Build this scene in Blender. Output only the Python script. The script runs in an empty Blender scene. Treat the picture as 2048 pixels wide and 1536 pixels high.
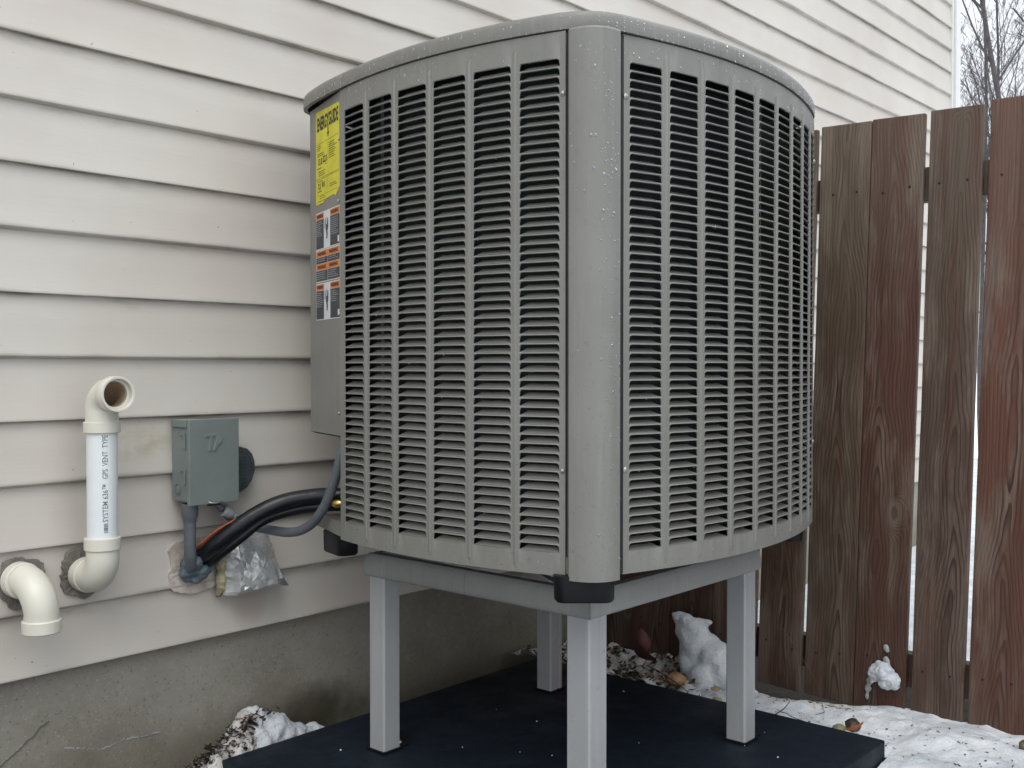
import bpy, bmesh, math, random
from mathutils import Vector, Matrix, noise
random.seed(7)
S = bpy.context.scene
COL = S.collection
R = math.radians

# ------------------------------------------------------------------ camera
AZ, PITCH = R(41.53), math.atan(33/2090)
cd = bpy.data.cameras.new("camera"); cam = bpy.data.objects.new("camera", cd); COL.objects.link(cam)
cd.sensor_width = 36; cd.lens = 2090/2048*36; cd.clip_start = .02; cd.clip_end = 400
fwd = Vector((math.cos(AZ)*math.cos(PITCH), math.sin(AZ)*math.cos(PITCH), -math.sin(PITCH)))
cam.rotation_euler = fwd.to_track_quat('-Z', 'Y').to_euler()
S.camera = cam
# ------------------------------------------------------------------ world: overcast sky
w = bpy.data.worlds.new("World"); S.world = w; w.use_nodes = True
nt = w.node_tree; nt.nodes.clear()
SUN_EL, SUN_AZ = R(52), R(216)          # direction towards the sun, azimuth from +X
def wn(t): return nt.nodes.new(t)
sky = wn('ShaderNodeTexSky'); sky.sky_type = 'NISHITA'; sky.sun_disc = False
sky.sun_elevation = SUN_EL; sky.sun_rotation = math.pi/2 - SUN_AZ
sky.air_density = 1.0; sky.dust_density = 3.0
tc = wn('ShaderNodeTexCoord'); sep = wn('ShaderNodeSeparateXYZ')
nt.links.new(tc.outputs['Generated'], sep.inputs[0])
mr = wn('ShaderNodeMapRange'); mr.inputs['From Min'].default_value = -.05; mr.inputs['From Max'].default_value = 1.0
mr.inputs['To Min'].default_value = 6.0; mr.inputs['To Max'].default_value = 19.0
nt.links.new(sep.outputs['Z'], mr.inputs['Value'])
cl = wn('ShaderNodeMix'); cl.data_type = 'RGBA'; cl.blend_type = 'MULTIPLY'; cl.inputs[0].default_value = 1
cl.inputs[6].default_value = (.935, .975, 1.03, 1)
nt.links.new(mr.outputs[0], cl.inputs[7])
nz = wn('ShaderNodeTexNoise'); nz.inputs['Scale'].default_value = 3.0; nz.inputs['Detail'].default_value = 5
nt.links.new(tc.outputs['Generated'], nz.inputs['Vector'])
nr = wn('ShaderNodeMapRange'); nr.inputs['To Min'].default_value = .82; nr.inputs['To Max'].default_value = 1.16
nt.links.new(nz.outputs[0], nr.inputs['Value'])
cl2 = wn('ShaderNodeMix'); cl2.data_type = 'RGBA'; cl2.blend_type = 'MULTIPLY'; cl2.inputs[0].default_value = 1
nt.links.new(cl.outputs[2], cl2.inputs[6]); nt.links.new(nr.outputs[0], cl2.inputs[7])
mx = wn('ShaderNodeMix'); mx.data_type = 'RGBA'; mx.inputs[0].default_value = .9
nt.links.new(sky.outputs[0], mx.inputs[6]); nt.links.new(cl2.outputs[2], mx.inputs[7])
bg = wn('ShaderNodeBackground'); bg.inputs['Strength'].default_value = .085
nt.links.new(mx.outputs[2], bg.inputs['Color'])
wo = wn('ShaderNodeOutputWorld'); nt.links.new(bg.outputs[0], wo.inputs[0])
# ------------------------------------------------------------------ sun behind thick cloud
sl = bpy.data.lights.new("sun", 'SUN'); sl.energy = .75; sl.angle = R(40); sl.color = (1, .97, .93)
so = bpy.data.objects.new("sun", sl); COL.objects.link(so)
sd = Vector((math.cos(SUN_AZ)*math.cos(SUN_EL), math.sin(SUN_AZ)*math.cos(SUN_EL), math.sin(SUN_EL)))
so.rotation_euler = sd.to_track_quat('Z', 'Y').to_euler(); so.location = sd*10
S.view_settings.view_transform = 'Standard'; S.view_settings.look = 'None'
S.view_settings.exposure = .50; S.view_settings.gamma = 1; S.view_settings.use_curve_mapping = False

# ================================================================== materials
class NT:
    def __init__(s, name, rough=.6, metal=0, spec=.5):
        s.m = bpy.data.materials.new(name); s.m.use_nodes = True
        s.t = s.m.node_tree; s.b = s.t.nodes['Principled BSDF']
        s.b.inputs['Roughness'].default_value = rough; s.b.inputs['Metallic'].default_value = metal
        s.b.inputs['Specular IOR Level'].default_value = spec
        s.co = s.n('ShaderNodeTexCoord').outputs['Object']
    def n(s, t): return s.t.nodes.new(t)
    def L(s, a, b): s.t.links.new(a, b)
    def noise(s, scale, detail=4, rough=.55, vec=None, stretch=None, dist=0):
        v = vec or s.co
        if stretch:
            mp = s.n('ShaderNodeMapping'); mp.inputs['Scale'].default_value = stretch; s.L(v, mp.inputs[0]); v = mp.outputs[0]
        k = s.n('ShaderNodeTexNoise'); k.inputs['Scale'].default_value = scale; k.inputs['Detail'].default_value = detail
        k.inputs['Roughness'].default_value = rough; k.inputs['Distortion'].default_value = dist
        s.L(v, k.inputs['Vector']); return k.outputs[0]
    def mr(s, v, a, b, c=0, d=1, smooth=False):
        k = s.n('ShaderNodeMapRange'); k.inputs['From Min'].default_value = a; k.inputs['From Max'].default_value = b
        k.inputs['To Min'].default_value = c; k.inputs['To Max'].default_value = d
        if smooth: k.interpolation_type = 'SMOOTHSTEP'
        s.L(v, k.inputs['Value']); return k.outputs[0]
    def mix(s, f, a, b, mode='MIX'):
        k = s.n('ShaderNodeMix'); k.data_type = 'RGBA'; k.blend_type = mode
        for i, v in ((0, f), (6, a), (7, b)):
            if isinstance(v, (int, float)): k.inputs[i].default_value = v if i == 0 else (v, v, v, 1)
            elif isinstance(v, tuple): k.inputs[i].default_value = (*v, 1)
            else: s.L(v, k.inputs[i])
        return k.outputs[2]
    def math(s, op, a, b=None, c=None):
        k = s.n('ShaderNodeMath'); k.operation = op
        for i, v in enumerate((a, b, c)):
            if v is None: continue
            if isinstance(v, (int, float)): k.inputs[i].default_value = v
            else: s.L(v, k.inputs[i])
        return k.outputs[0]
    def sep(s, v=None):
        k = s.n('ShaderNodeSeparateXYZ'); s.L(v or s.co, k.inputs[0]); return k.outputs
    def color(s, v):
        if isinstance(v, tuple): s.b.inputs['Base Color'].default_value = (*v, 1)
        else: s.L(v, s.b.inputs['Base Color'])
        return s
    def rough(s, v): s.L(v, s.b.inputs['Roughness']); return s
    def bump(s, h, dist=.001, strength=1):
        k = s.n('ShaderNodeBump'); k.inputs['Distance'].default_value = dist; k.inputs['Strength'].default_value = strength
        s.L(h, k.inputs['Height']); s.L(k.outputs[0], s.b.inputs['Normal']); return s

def simple(name, col, rough=.6, metal=0, spec=.5, var=.08, sc=30, bump=0, bsc=200):
    k = NT(name, rough, metal, spec)
    n = k.noise(sc, 4)
    lo = tuple(c*(1-var) for c in col); hi = tuple(min(1, c*(1+var)) for c in col)
    k.color(k.mix(k.mr(n, .3, .7), lo, hi))
    if bump: k.bump(k.noise(bsc, 3), bump)
    return k.m

# house siding: warm grey vinyl, embossed grain, algae in the joints
k = NT("vinyl_siding", .5, 0, .35)
x, y, z = k.sep()
big = k.noise(2.2, 3)
base = k.mix(k.mr(big, .35, .65), (.525, .478, .428), (.575, .545, .49))
blot = k.noise(9, 5, .6)
base = k.mix(k.math('MULTIPLY', k.mr(blot, .5, .78), .22), base, (.55, .475, .425))
uv = k.n('ShaderNodeUVMap'); us = k.sep(uv.outputs[0])
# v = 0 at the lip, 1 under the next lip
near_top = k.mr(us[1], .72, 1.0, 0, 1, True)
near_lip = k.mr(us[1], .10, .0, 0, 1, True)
base = k.mix(k.math('MULTIPLY', near_top, .34), base, (.44, .40, .355))  # shadow and dirt below each lip, put into the colour
al = k.noise(5.5, 6, .65, stretch=(1, 1, 3))
algae = k.math('MULTIPLY', near_top, k.mr(al, .54, .68))
base = k.mix(k.math('MULTIPLY', algae, .55), base, (.22, .215, .125))
al2 = k.noise(2.6, 5, .6, stretch=(1, 1, 4))
base = k.mix(k.math('MULTIPLY', k.math('MULTIPLY', near_lip, k.mr(al2, .48, .64)), .55), base, (.19, .18, .12))
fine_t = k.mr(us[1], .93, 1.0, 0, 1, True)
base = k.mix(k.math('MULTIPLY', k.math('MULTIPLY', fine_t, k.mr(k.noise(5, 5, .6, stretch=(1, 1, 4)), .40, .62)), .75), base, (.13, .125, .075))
# a bigger patch of algae left of the disconnect box
dx = k.math('DIVIDE', k.math('SUBTRACT', x, 1.17), .13); dz = k.math('DIVIDE', k.math('ADD', z, .165), .05)
d2 = k.math('ADD', k.math('MULTIPLY', dx, dx), k.math('MULTIPLY', dz, dz))
pt = k.math('MULTIPLY', k.mr(d2, 1.0, .1, 0, 1, True), k.mr(k.noise(20, 6, .7), .35, .62))
base = k.mix(k.math('MULTIPLY', pt, .55), base, (.33, .30, .17))
# brown rust run below the foil patch
dx = k.math('DIVIDE', k.math('SUBTRACT', x, 1.47), .06); dz = k.math('DIVIDE', k.math('ADD', z, .57), .07)
d2 = k.math('ADD', k.math('MULTIPLY', dx, dx), k.math('MULTIPLY', dz, dz))
base = k.mix(k.math('MULTIPLY', k.mr(d2, 1.0, .0, 0, 1, True), .28), base, (.33, .2, .17))
sp = k.noise(95, 2, .5); base = k.mix(k.mr(sp, .77, .80), base, (.25, .22, .19))
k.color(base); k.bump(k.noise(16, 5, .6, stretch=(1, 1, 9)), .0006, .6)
M_SID = k.m

k = NT("concrete", .85, 0, .25)
x, y, z = k.sep()
a = k.noise(3.5, 6, .65); b = k.noise(60, 5, .7); c = k.noise(320, 2)
base = k.mix(k.mr(a, .3, .7), (.235, .217, .18), (.32, .305, .26))
base = k.mix(k.mr(b, .5, .75), base, (.31, .305, .27)); base = k.mix(k.mr(c, .66, .74), base, (.10, .09, .07))
vo = k.n('ShaderNodeTexVoronoi'); vo.inputs['Scale'].default_value = 75; k.L(k.co, vo.inputs['Vector'])
base = k.mix(k.mr(vo.outputs['Distance'], .16, .10), base, (.36, .35, .31))
damp = k.mr(k.math('ADD', z, k.math('MULTIPLY', k.noise(4.5, 4), .38)), -.56, -.70, 0, 1, True)
base = k.mix(k.math('MULTIPLY', damp, .42), base, (.10, .088, .042))
base = k.mix(k.math('MULTIPLY', k.mr(k.noise(110, 3, .6), .60, .68), .45), base, (.09, .085, .07))
dx = k.math('DIVIDE', k.math('SUBTRACT', x, 1.68), .2); dz = k.math('DIVIDE', k.math('ADD', z, .90), .11)
d2 = k.math('ADD', k.math('MULTIPLY', dx, dx), k.math('MULTIPLY', dz, dz))
mo = k.mr(k.math('ADD', d2, k.math('MULTIPLY', k.noise(14, 5), .9)), 1.35, .45, 0, 1, True)
base = k.mix(k.math('MULTIPLY', mo, .8), base, k.mix(k.mr(k.noise(9, 4), .4, .6), (.030, .034, .012), (.045, .034, .020)))
k.color(base); k.bump(k.math('ADD', k.math('MULTIPLY', b, .6), k.math('MULTIPLY', c, .5)), .0015, .7)
k.rough(k.mr(damp, 0, 1, .9, .55)); M_CON = k.m

def painted(name, c1, c2, rough=.42):
    k = NT(name, rough, 0, .45)
    a = k.noise(4, 5, .6); b = k.noise(26, 5, .7, stretch=(1, 1, .25)); g = k.noise(520, 2)
    base = k.mix(k.mr(a, .3, .7), c1, c2)
    base = k.mix(k.math('MULTIPLY', k.mr(b, .52, .72), .10), base, tuple(v*1.35 for v in c2))
    run = k.noise(70, 4, .6, stretch=(1, 1, .03))
    base = k.mix(k.math('MULTIPLY', k.mr(run, .55, .72), .22), base, tuple(v*1.5 for v in c2))
    base = k.mix(k.math('MULTIPLY', k.mr(k.noise(45, 4, .6, stretch=(1, 1, .04)), .56, .72), .18), base, tuple(v*.55 for v in c1))
    base = k.mix(k.math('MULTIPLY', k.mr(k.noise(60, 6, .75), .58, .7), .35), base, tuple(v*.5 for v in c1))
    k.color(base); k.rough(k.mr(b, .3, .7, rough-.03, rough+.08)); k.bump(g, .00025, .5)
    return k.m
M_UNIT = painted("unit_paint", (.182, .179, .163), (.210, .208, .192))
M_SLAT = painted("slat_paint", (.155, .152, .138), (.20, .197, .18), .5)
M_RAIL = painted("rail_paint", (.255, .258, .25), (.29, .292, .285), .45)
M_LEG = painted("leg_paint", (.33, .34, .345), (.37, .38, .385), .4)
M_BLACK = simple("black_rubber", (.0045, .005, .0065), .45, 0, .3, var=.2)
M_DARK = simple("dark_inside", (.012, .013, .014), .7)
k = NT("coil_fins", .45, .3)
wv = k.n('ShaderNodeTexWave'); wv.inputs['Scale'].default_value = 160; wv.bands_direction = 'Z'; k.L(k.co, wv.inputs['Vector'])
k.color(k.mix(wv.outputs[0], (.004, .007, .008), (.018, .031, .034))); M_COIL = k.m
M_WIRE = simple("coil_tube_metal", (.16, .19, .19), .4, .5)
M_CABLE = simple("grey_conduit_rubber", (.105, .118, .132), .45, var=.12, sc=60)
M_INS = simple("black_foam_insulation", (.007, .009, .012), .33, var=.3, sc=40, bump=.001, bsc=60)
M_PIPE = simple("white_pipe_plastic", (.72, .755, .745), .32, var=.02)
M_ELB = simple("cream_fitting_plastic", (.66, .64, .55), .33, var=.04, sc=12)
M_INNER = simple("aged_pipe_bore", (.40, .30, .20), .6, var=.2, sc=20)
M_INK = simple("grey_ink", (.16, .19, .22), .6)
M_BINK = simple("black_ink", (.012, .012, .010), .6)
M_BOX = simple("grey_box_paint", (.172, .202, .192), .45, var=.08, sc=14, bump=.0002, bsc=400)
M_TAG = simple("dark_grey_plate", (.055, .07, .072), .5, var=.25, sc=40, bump=.0006, bsc=300)
M_PUTTY = simple("blue_grey_sealant", (.095, .13, .155), .5, var=.2, sc=30, bump=.003, bsc=60)
M_COP = simple("copper_wire_sheath", (.32, .085, .03), .45, var=.3, sc=80)
M_BRASS = simple("brass", (.6, .42, .14), .3, 1)
M_CONN = simple("light_grey_connector", (.36, .38, .385), .4)
M_FOAM = simple("old_yellow_foam", (.30, .27, .17), .85, var=.5, sc=35, bump=.004, bsc=60)
M_HOLE = simple("sealant_round_hole", (.17, .16, .14), .8, var=.3, sc=50, bump=.002, bsc=60)
M_YEL = simple("yellow_paper", (.60, .55, .03), .55, var=.12, sc=25)
M_WHT = simple("white_label_paper", (.62, .64, .66), .45, var=.05)
M_ORG = simple("orange_print", (.62, .20, .05), .5, var=.1)
M_CHA = simple("charcoal_print", (.030, .034, .040), .45, var=.2)
M_LIN = simple("pale_print", (.33, .35, .37), .5)
M_SCREW = simple("screw_metal", (.45, .45, .42), .35, .8)
M_TRIM = simple("white_vinyl_trim", (.70, .70, .68), .4, var=.03)
M_NAIL = simple("dark_screw_head", (.02, .017, .014), .5, .5)
k = NT("aluminium_foil", .36, .85)
k.b.inputs['Metallic'].default_value = .6; k.color(k.mix(k.mr(k.noise(26, 5), .42, .62), (.55, .57, .57), (.82, .84, .83)))
k.bump(k.noise(90, 4, .6), .002, .6); k.rough(k.mr(k.noise(40, 4), .3, .7, .25, .5)); M_FOIL = k.m

k = NT("dark_plastic_pad", .5, 0, .22)
a = k.noise(7, 6, .7); b = k.noise(120, 4, .7)
base = k.mix(k.mr(a, .3, .72), (.0032, .0068, .0135), (.009, .0155, .026))
base = k.mix(k.math('MULTIPLY', k.mr(k.noise(34, 8, .75, dist=1.5), .60, .74), .5), base, (.055, .07, .085))

k.color(base); k.rough(k.mr(a, .35, .7, .70, .45)); k.bump(b, .0008, .6); M_PAD = k.m

k = NT("snow", .75, 0, .3)
a = k.noise(8, 5); f = k.noise(120, 5, .7)
base = k.mix(k.mr(a, .35, .7), (.50, .54, .58), (.76, .78, .79))
base = k.mix(k.mr(k.noise(75, 3, .6), .70, .76), base, (.10, .085, .06))
k.color(base); k.bump(k.math('ADD', f, k.math('MULTIPLY', k.noise(30, 4), 1.5)), .004, .8)
k.b.inputs['Subsurface Weight'].default_value = .0
M_SNOW = k.m
k = NT("dirty_snow", .7, 0, .3)
base = k.mix(k.mr(k.noise(11, 5), .35, .65), (.42, .40, .37), (.72, .71, .69))
base = k.mix(k.mr(k.noise(40, 5, .7), .55, .61), base, (.05, .034, .022))
k.color(base); k.bump(k.noise(70, 5, .7), .006, .9); M_DSNOW = k.m
k = NT("wet_soil", .7, 0, .4)
base = k.mix(k.mr(k.noise(14, 6, .7), .3, .7), (.012, .010, .008), (.05, .036, .025))
k.color(base); k.bump(k.noise(50, 6, .75), .02, 1); M_SOIL = k.m
M_FIELD = simple("far_snow", (.78, .81, .84), .8, var=.05, sc=.5)
M_BARK = simple("grey_bark", (.085, .075, .075), .9, var=.3, sc=20)

# stained fence wood: cathedral grain, knots, per-board colour
k = NT("stained_wood", .68, 0, .3)
oi = k.n('ShaderNodeObjectInfo'); rnd = oi.outputs['Random']
x, y, z = k.sep()
off = k.math('MULTIPLY', rnd, 40.0)
cmb = k.n('ShaderNodeCombineXYZ'); k.L(y, cmb.inputs[0]); k.L(k.math('ADD', z, off), cmb.inputs[1]); k.L(off, cmb.inputs[2])
P = cmb.outputs[0]
wob = k.math('MULTIPLY', k.math('SUBTRACT', k.noise(1.3, 2, vec=P), .5), .10)
yy = k.math('ADD', k.math('ADD', y, wob), k.math('MULTIPLY', k.math('SUBTRACT', rnd, .5), .05))
# knots
vk = k.n('ShaderNodeTexVoronoi'); vk.inputs['Scale'].default_value = 1.0; vk.feature = 'F1'
mp = k.n('ShaderNodeMapping'); mp.inputs['Scale'].default_value = (8.5, 4.2, 1); k.L(P, mp.inputs[0]); k.L(mp.outputs[0], vk.inputs['Vector'])
gate = k.mr(k.sep(vk.outputs['Color'])[0], .50, .54)
kd = k.math('ADD', vk.outputs['Distance'], k.math('MULTIPLY', k.math('SUBTRACT', 1.0, gate), 1.0))
kn = k.mr(kd, .34, .0, 0, 1, True)
bigv = k.math('MULTIPLY', k.noise(1.7, 3, .5, vec=P), 9.0)
gA = k.math('MULTIPLY', k.math('SQRT', k.math('ADD', k.math('MULTIPLY', yy, yy), .00010)), 115.0)
g = k.math('ADD', k.math('ADD', gA, k.math('MULTIPLY', z, 5.0)), bigv)
st = k.n('ShaderNodeMapping'); st.inputs['Scale'].default_value = (9, 1.2, 1); k.L(P, st.inputs[0])
g = k.math('ADD', g, k.math('MULTIPLY', k.noise(2.2, 3, .5, vec=st.outputs[0]), 2.4))
g = k.math('ADD', g, k.math('MULTIPLY', kn, 7.0))
fr = k.math('FRACT', g)
late = k.math('MULTIPLY', k.mr(fr, .35, .93, 0, 1, True), k.mr(fr, 1.0, .93, 0, 1))
fib = k.n('ShaderNodeMapping'); fib.inputs['Scale'].default_value = (320, 5, 1); k.L(P, fib.inputs[0])
fibn = k.noise(1, 4, .6, vec=fib.outputs[0])
oc = oi.outputs['Color']
bm2 = k.n('ShaderNodeMapping'); bm2.inputs['Scale'].default_value = (14, 2.4, 1); k.L(P, bm2.inputs[0])
wth = k.noise(1, 5, .65, vec=bm2.outputs[0])
bm4 = k.n('ShaderNodeMapping'); bm4.inputs['Scale'].default_value = (70, 1.6, 1); k.L(P, bm4.inputs[0])
bm3 = k.n('ShaderNodeMapping'); bm3.inputs['Scale'].default_value = (20, 1.1, 1); k.L(P, bm3.inputs[0])
base = k.mix(k.mr(wth, .46, .60, 0, .75), oc, (.178, .140, .110))
base = k.mix(k.math('MULTIPLY', k.mr(k.noise(1.1, 3, vec=P), .52, .72), .35), base, (.085, .07, .048))
ctr = k.mr(k.math('ABSOLUTE', yy), .045, .010, .12, 1, True)
lv = k.math('MULTIPLY', k.math('MULTIPLY', late, ctr), k.mr(k.noise(1.0, 3, .6, vec=bm2.outputs[0]), .34, .60, .1, 1))
base = k.mix(lv, base, k.mix(1.0, base, (.22, .14, .12), 'MULTIPLY'))
stk = k.noise(1, 3, .6, vec=bm4.outputs[0])
base = k.mix(k.math('MULTIPLY', k.mr(stk, .52, .70), .55), base, k.mix(1.0, base, (.42, .34, .31), 'MULTIPLY'))
base = k.mix(k.math('MULTIPLY', k.mr(stk, .44, .30), .35), base, k.mix(1.0, base, (1.5, 1.45, 1.4), 'MULTIPLY'))
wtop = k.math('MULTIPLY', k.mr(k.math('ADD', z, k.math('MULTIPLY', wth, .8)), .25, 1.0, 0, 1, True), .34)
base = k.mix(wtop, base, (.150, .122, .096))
low_stain_shade = k.math('MULTIPLY', k.mr(k.math('ADD', z, k.math('MULTIPLY', wth, .8)), .35, -.45, 0, 1, True), .42)
base = k.mix(low_stain_shade, base, (.040, .019, .013))  # dark red towards the foot: deeper stain plus shade put into the colour
redn = k.noise(1, 4, .6, vec=bm3.outputs[0])
base = k.mix(k.math('MULTIPLY', k.mr(redn, .5, .68), .45), base, (.075, .028, .018))
base = k.mix(k.math('MULTIPLY', k.mr(fibn, .42, .68), .45), base, k.mix(1.0, base, 1.55, 'MULTIPLY'))
base = k.mix(k.math('MULTIPLY', k.mr(kd, .22, .12, 0, 1, True), .35), base, (.20, .165, .13))
base = k.mix(k.math('MULTIPLY', k.mr(kd, .115, .085), .7), base, (.050, .032, .022))
base = k.mix(k.math('MULTIPLY', k.mr(kd, .085, .04), .35), base, (.10, .08, .06))
base = k.mix(k.math('MULTIPLY', k.mr(kd, .03, .012), .9), base, (.015, .010, .008))
low = k.mr(z, -.1, -.9, 0, 1, True)
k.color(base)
k.bump(k.math('ADD', k.math('MULTIPLY', late, -.7), fibn), .0012, .8)
k.rough(k.mr(wth, .3, .7, .5, .75)); M_WOOD = k.m
# water drops
k = NT("water", .04, 0, .6); k.color((.9, .95, 1.0)); k.b.inputs['Transmission Weight'].default_value = 1.0; k.b.inputs['IOR'].default_value = 1.33
M_WATER = k.m

# ================================================================== mesh helpers
def link(name, me, mat, parent=None, loc=None):
    o = bpy.data.objects.new(name, me); COL.objects.link(o)
    if mat is not None and len(me.materials) == 0: me.materials.append(mat)
    if parent is not None:
        o.parent = parent
        if loc is not None: o.location = loc
    elif loc is not None: o.location = loc
    return o
class MB:
    def __init__(s): s.v = []; s.f = []; s.uv = None
    def add(s, vs, fs):
        b = len(s.v); s.v += [tuple(p) for p in vs]; s.f += [tuple(b+i for i in f) for f in fs]; return s
    def box(s, x0, x1, y0, y1, z0, z1):
        vs = [(x, y, z) for z in (z0, z1) for y in (y0, y1) for x in (x0, x1)]
        return s.add(vs, [(0, 2, 3, 1), (4, 5, 7, 6), (0, 1, 5, 4), (2, 6, 7, 3), (0, 4, 6, 2), (1, 3, 7, 5)])
    def tube(s, path, rad, n=16, cap=True):
        P = [Vector(p) for p in path]
        if isinstance(rad, (int, float)): rad = [rad]*len(P)
        T = [(P[min(i+1, len(P)-1)]-P[max(i-1, 0)]).normalized() for i in range(len(P))]
        u = T[0].orthogonal().normalized(); rings = []; vs = []
        for i, p in enumerate(P):
            u = (u - T[i]*u.dot(T[i])).normalized(); v = T[i].cross(u)
            vs += [p + (u*math.cos(a) + v*math.sin(a))*rad[i] for a in [2*math.pi*j/n for j in range(n)]]
        fs = [(i*n+j, i*n+(j+1) % n, (i+1)*n+(j+1) % n, (i+1)*n+j) for i in range(len(P)-1) for j in range(n)]
        if cap: fs += [tuple(range(n))[::-1], tuple((len(P)-1)*n+j for j in range(n))]
        return s.add(vs, fs)
    def lathe(s, prof, origin, axis, n=32, closed=False):
        """prof: (radius, along) pairs about an axis"""
        A = Vector(axis).normalized(); u = A.orthogonal().normalized(); v = A.cross(u); O = Vector(origin); vs = []
        for r, h in prof: vs += [O + A*h + (u*math.cos(a)+v*math.sin(a))*r for a in [2*math.pi*j/n for j in range(n)]]
        m = len(prof)
        fs = [(i*n+j, i*n+(j+1) % n, ((i+1) % m)*n+(j+1) % n, ((i+1) % m)*n+j) for i in range(m if closed else m-1) for j in range(n)]
        return s.add(vs, fs)
    def mesh(s, name, smooth=None, bevel=0, segs=2, recalc=True):
        me = bpy.data.meshes.new(name); me.from_pydata(s.v, [], s.f)
        if bevel or recalc:
            bm = bmesh.new(); bm.from_mesh(me)
            if recalc: bmesh.ops.recalc_face_normals(bm, faces=bm.faces)
            if bevel:
                es = [e for e in bm.edges if len(e.link_faces) == 2 and e.calc_face_angle(0) > .5]
                bmesh.ops.bevel(bm, geom=es, offset=bevel, segments=segs, affect='EDGES', profile=.6)
            bm.to_mesh(me); bm.free()
        if smooth:
            me.polygons.foreach_set('use_smooth', [True]*len(me.polygons)); me.set_sharp_from_angle(angle=R(smooth))
        me.update(); return me
    def obj(s, name, mat, parent=None, **k): return link(name, s.mesh(name, **k), mat, parent)
def catmull(pts, n=8):
    P = [Vector(p) for p in pts]; P = [P[0]*2-P[1]] + P + [P[-1]*2-P[-2]]; out = []
    for i in range(1, len(P)-2):
        for t in [j/n for j in range(n)]:
            a, b, c, d = P[i-1:i+3]
            out.append(.5*((2*b)+(c-a)*t+(2*a-5*b+4*c-d)*t*t+(3*b-a-3*c+d)*t**3))
    out.append(P[-2]); return out
def thing(name, label, cat, loc=(0, 0, 0), group=None):
    o = bpy.data.objects.new(name, None); COL.objects.link(o); o.location = loc; o.empty_display_size = .1
    return tag(o, label, cat, group)
def tag(o, label, cat, group=None):
    o['label'] = label; o['category'] = cat
    if group: o['group'] = group
    return o
def keep(o, parent):          # world-space mesh under a parent that has a location
    o.parent = parent; o.matrix_parent_inverse = Matrix.Translation(-Vector(parent.location)); return o
def text_poly(txt, size, bold=0, shear=0, spacing=1):
    cu = bpy.data.curves.new('t', 'FONT'); cu.body = txt; cu.size = size; cu.offset = bold; cu.shear = shear; cu.space_character = spacing
    cu.resolution_u = 2; cu.align_x = 'LEFT'
    ob = bpy.data.objects.new('t', cu); me = ob.to_mesh()
    vs = [v.co.copy() for v in me.vertices]; fs = [tuple(p.vertices) for p in me.polygons]
    ob.to_mesh_clear(); bpy.data.objects.remove(ob); bpy.data.curves.remove(cu)
    return vs, fs
def nz3(x, y, z, s=1.0): return noise.noise(Vector((x*s, y*s, z*s)))

# ================================================================== ground
def grid(name, x0, x1, y0, y1, nx, ny, h, mat, smooth=True, parent=None):
    vs = [(x0+(x1-x0)*i/nx, y0+(y1-y0)*j/ny, 0) for j in range(ny+1) for i in range(nx+1)]
    vs = [(a, b, h(a, b)) for a, b, _ in vs]
    fs = [(j*(nx+1)+i, j*(nx+1)+i+1, (j+1)*(nx+1)+i+1, (j+1)*(nx+1)+i) for j in range(ny) for i in range(nx)]
    me = bpy.data.meshes.new(name); me.from_pydata(vs, [], fs)
    if smooth: me.polygons.foreach_set('use_smooth', [True]*len(me.polygons))
    return link(name, me, mat, parent)
g = MB(); g.add([(-90, -90, -1.06), (200, -90, -1.06), (200, 150, -1.06), (-90, 150, -1.06)], [(0, 1, 2, 3)])
o = g.obj('snow_field', M_FIELD); o['kind'] = 'structure'
o = grid('ground', -4, 3.25, -4, 2.3, 90, 80, lambda a, b: -.963+.012*nz3(a, b, 0, 6), M_SOIL); o['kind'] = 'structure'
o = grid('snow_drift', 3.15, 12.0, -6, 9, 90, 120, lambda a, b: -1.0+.05*min(1, (a-3.15)*.8)*nz3(a, b, 3, 1.1)+.01*nz3(a, b, 8, 7), M_SNOW); o['kind'] = 'structure'

# snow between pad and fence
def hs(a, b):
    n = nz3(a, b, .3, 9)*.016 + nz3(a, b, 1.3, 26)*.006 + nz3(a, b, 2.7, 70)*.0016
    h = -.918 + n
    t = min(1, max(0, (2.52-a)/.12)); h += .030*t*t*(3-2*t)*(1 if b > .98 else .3)     # banked against the pad
    d = ((a-2.765)/.075)**2 + ((b-1.36)/.165)**2; h -= .085*math.exp(-d*d)             # bare hollow along the boards
    if b > 1.52: h += .012*min(1, (b-1.52)/.2) + abs(nz3(a, b, 5, 16))*.03 - .008
    d = ((a-2.62)/.12)**2 + ((b-1.87)/.17)**2; h -= .055*math.exp(-d*d)
    if b < 1.1: h += .022*math.exp(-((a-2.6)/.12)**2-((b-.86)/.14)**2)
    return h
o = grid('snow_bank', 2.408, 2.79, .2, 2.16, 96, 460, hs, M_SNOW); o['kind'] = 'structure'
o.data.materials.append(M_DSNOW)
for f_ in o.data.polygons:
    c_ = f_.center
    if c_.y > 1.60+.10*nz3(c_.x, c_.y, 0, 12)+.03*nz3(c_.x, c_.y, 5, 60) or ((c_.x-2.70)/.07)**2+((c_.y-1.33)/.17)**2 < 1+.6*nz3(c_.x, c_.y, 2, 30): f_.material_index = 1
o = grid('snow_bank', 1.5, 2.408, .2, .956, 150, 120, lambda a, b: hs(2.408+min(.38, 2.408-a), b)+min(1, (2.408-a)/.08)*(.02*nz3(a, b, 6, 7)+.008*nz3(a, b, 9, 26))-.05*max(0, 2.1-a), M_SNOW); o['kind'] = 'structure'
def hn(a, b):
    n = nz3(a, b, .9, 1.6)*.05 + nz3(a, b, 4.3, 9)*.02
    return -.950 + n + nz3(a, b, 7, 40)*.004
o = grid('snow_patch', -3.5, 2.404, -3.5, .95, 170, 130, hn, M_SNOW); o['kind'] = 'structure'  # unseen snow cover, raised to bounce more light up the wall

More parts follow.
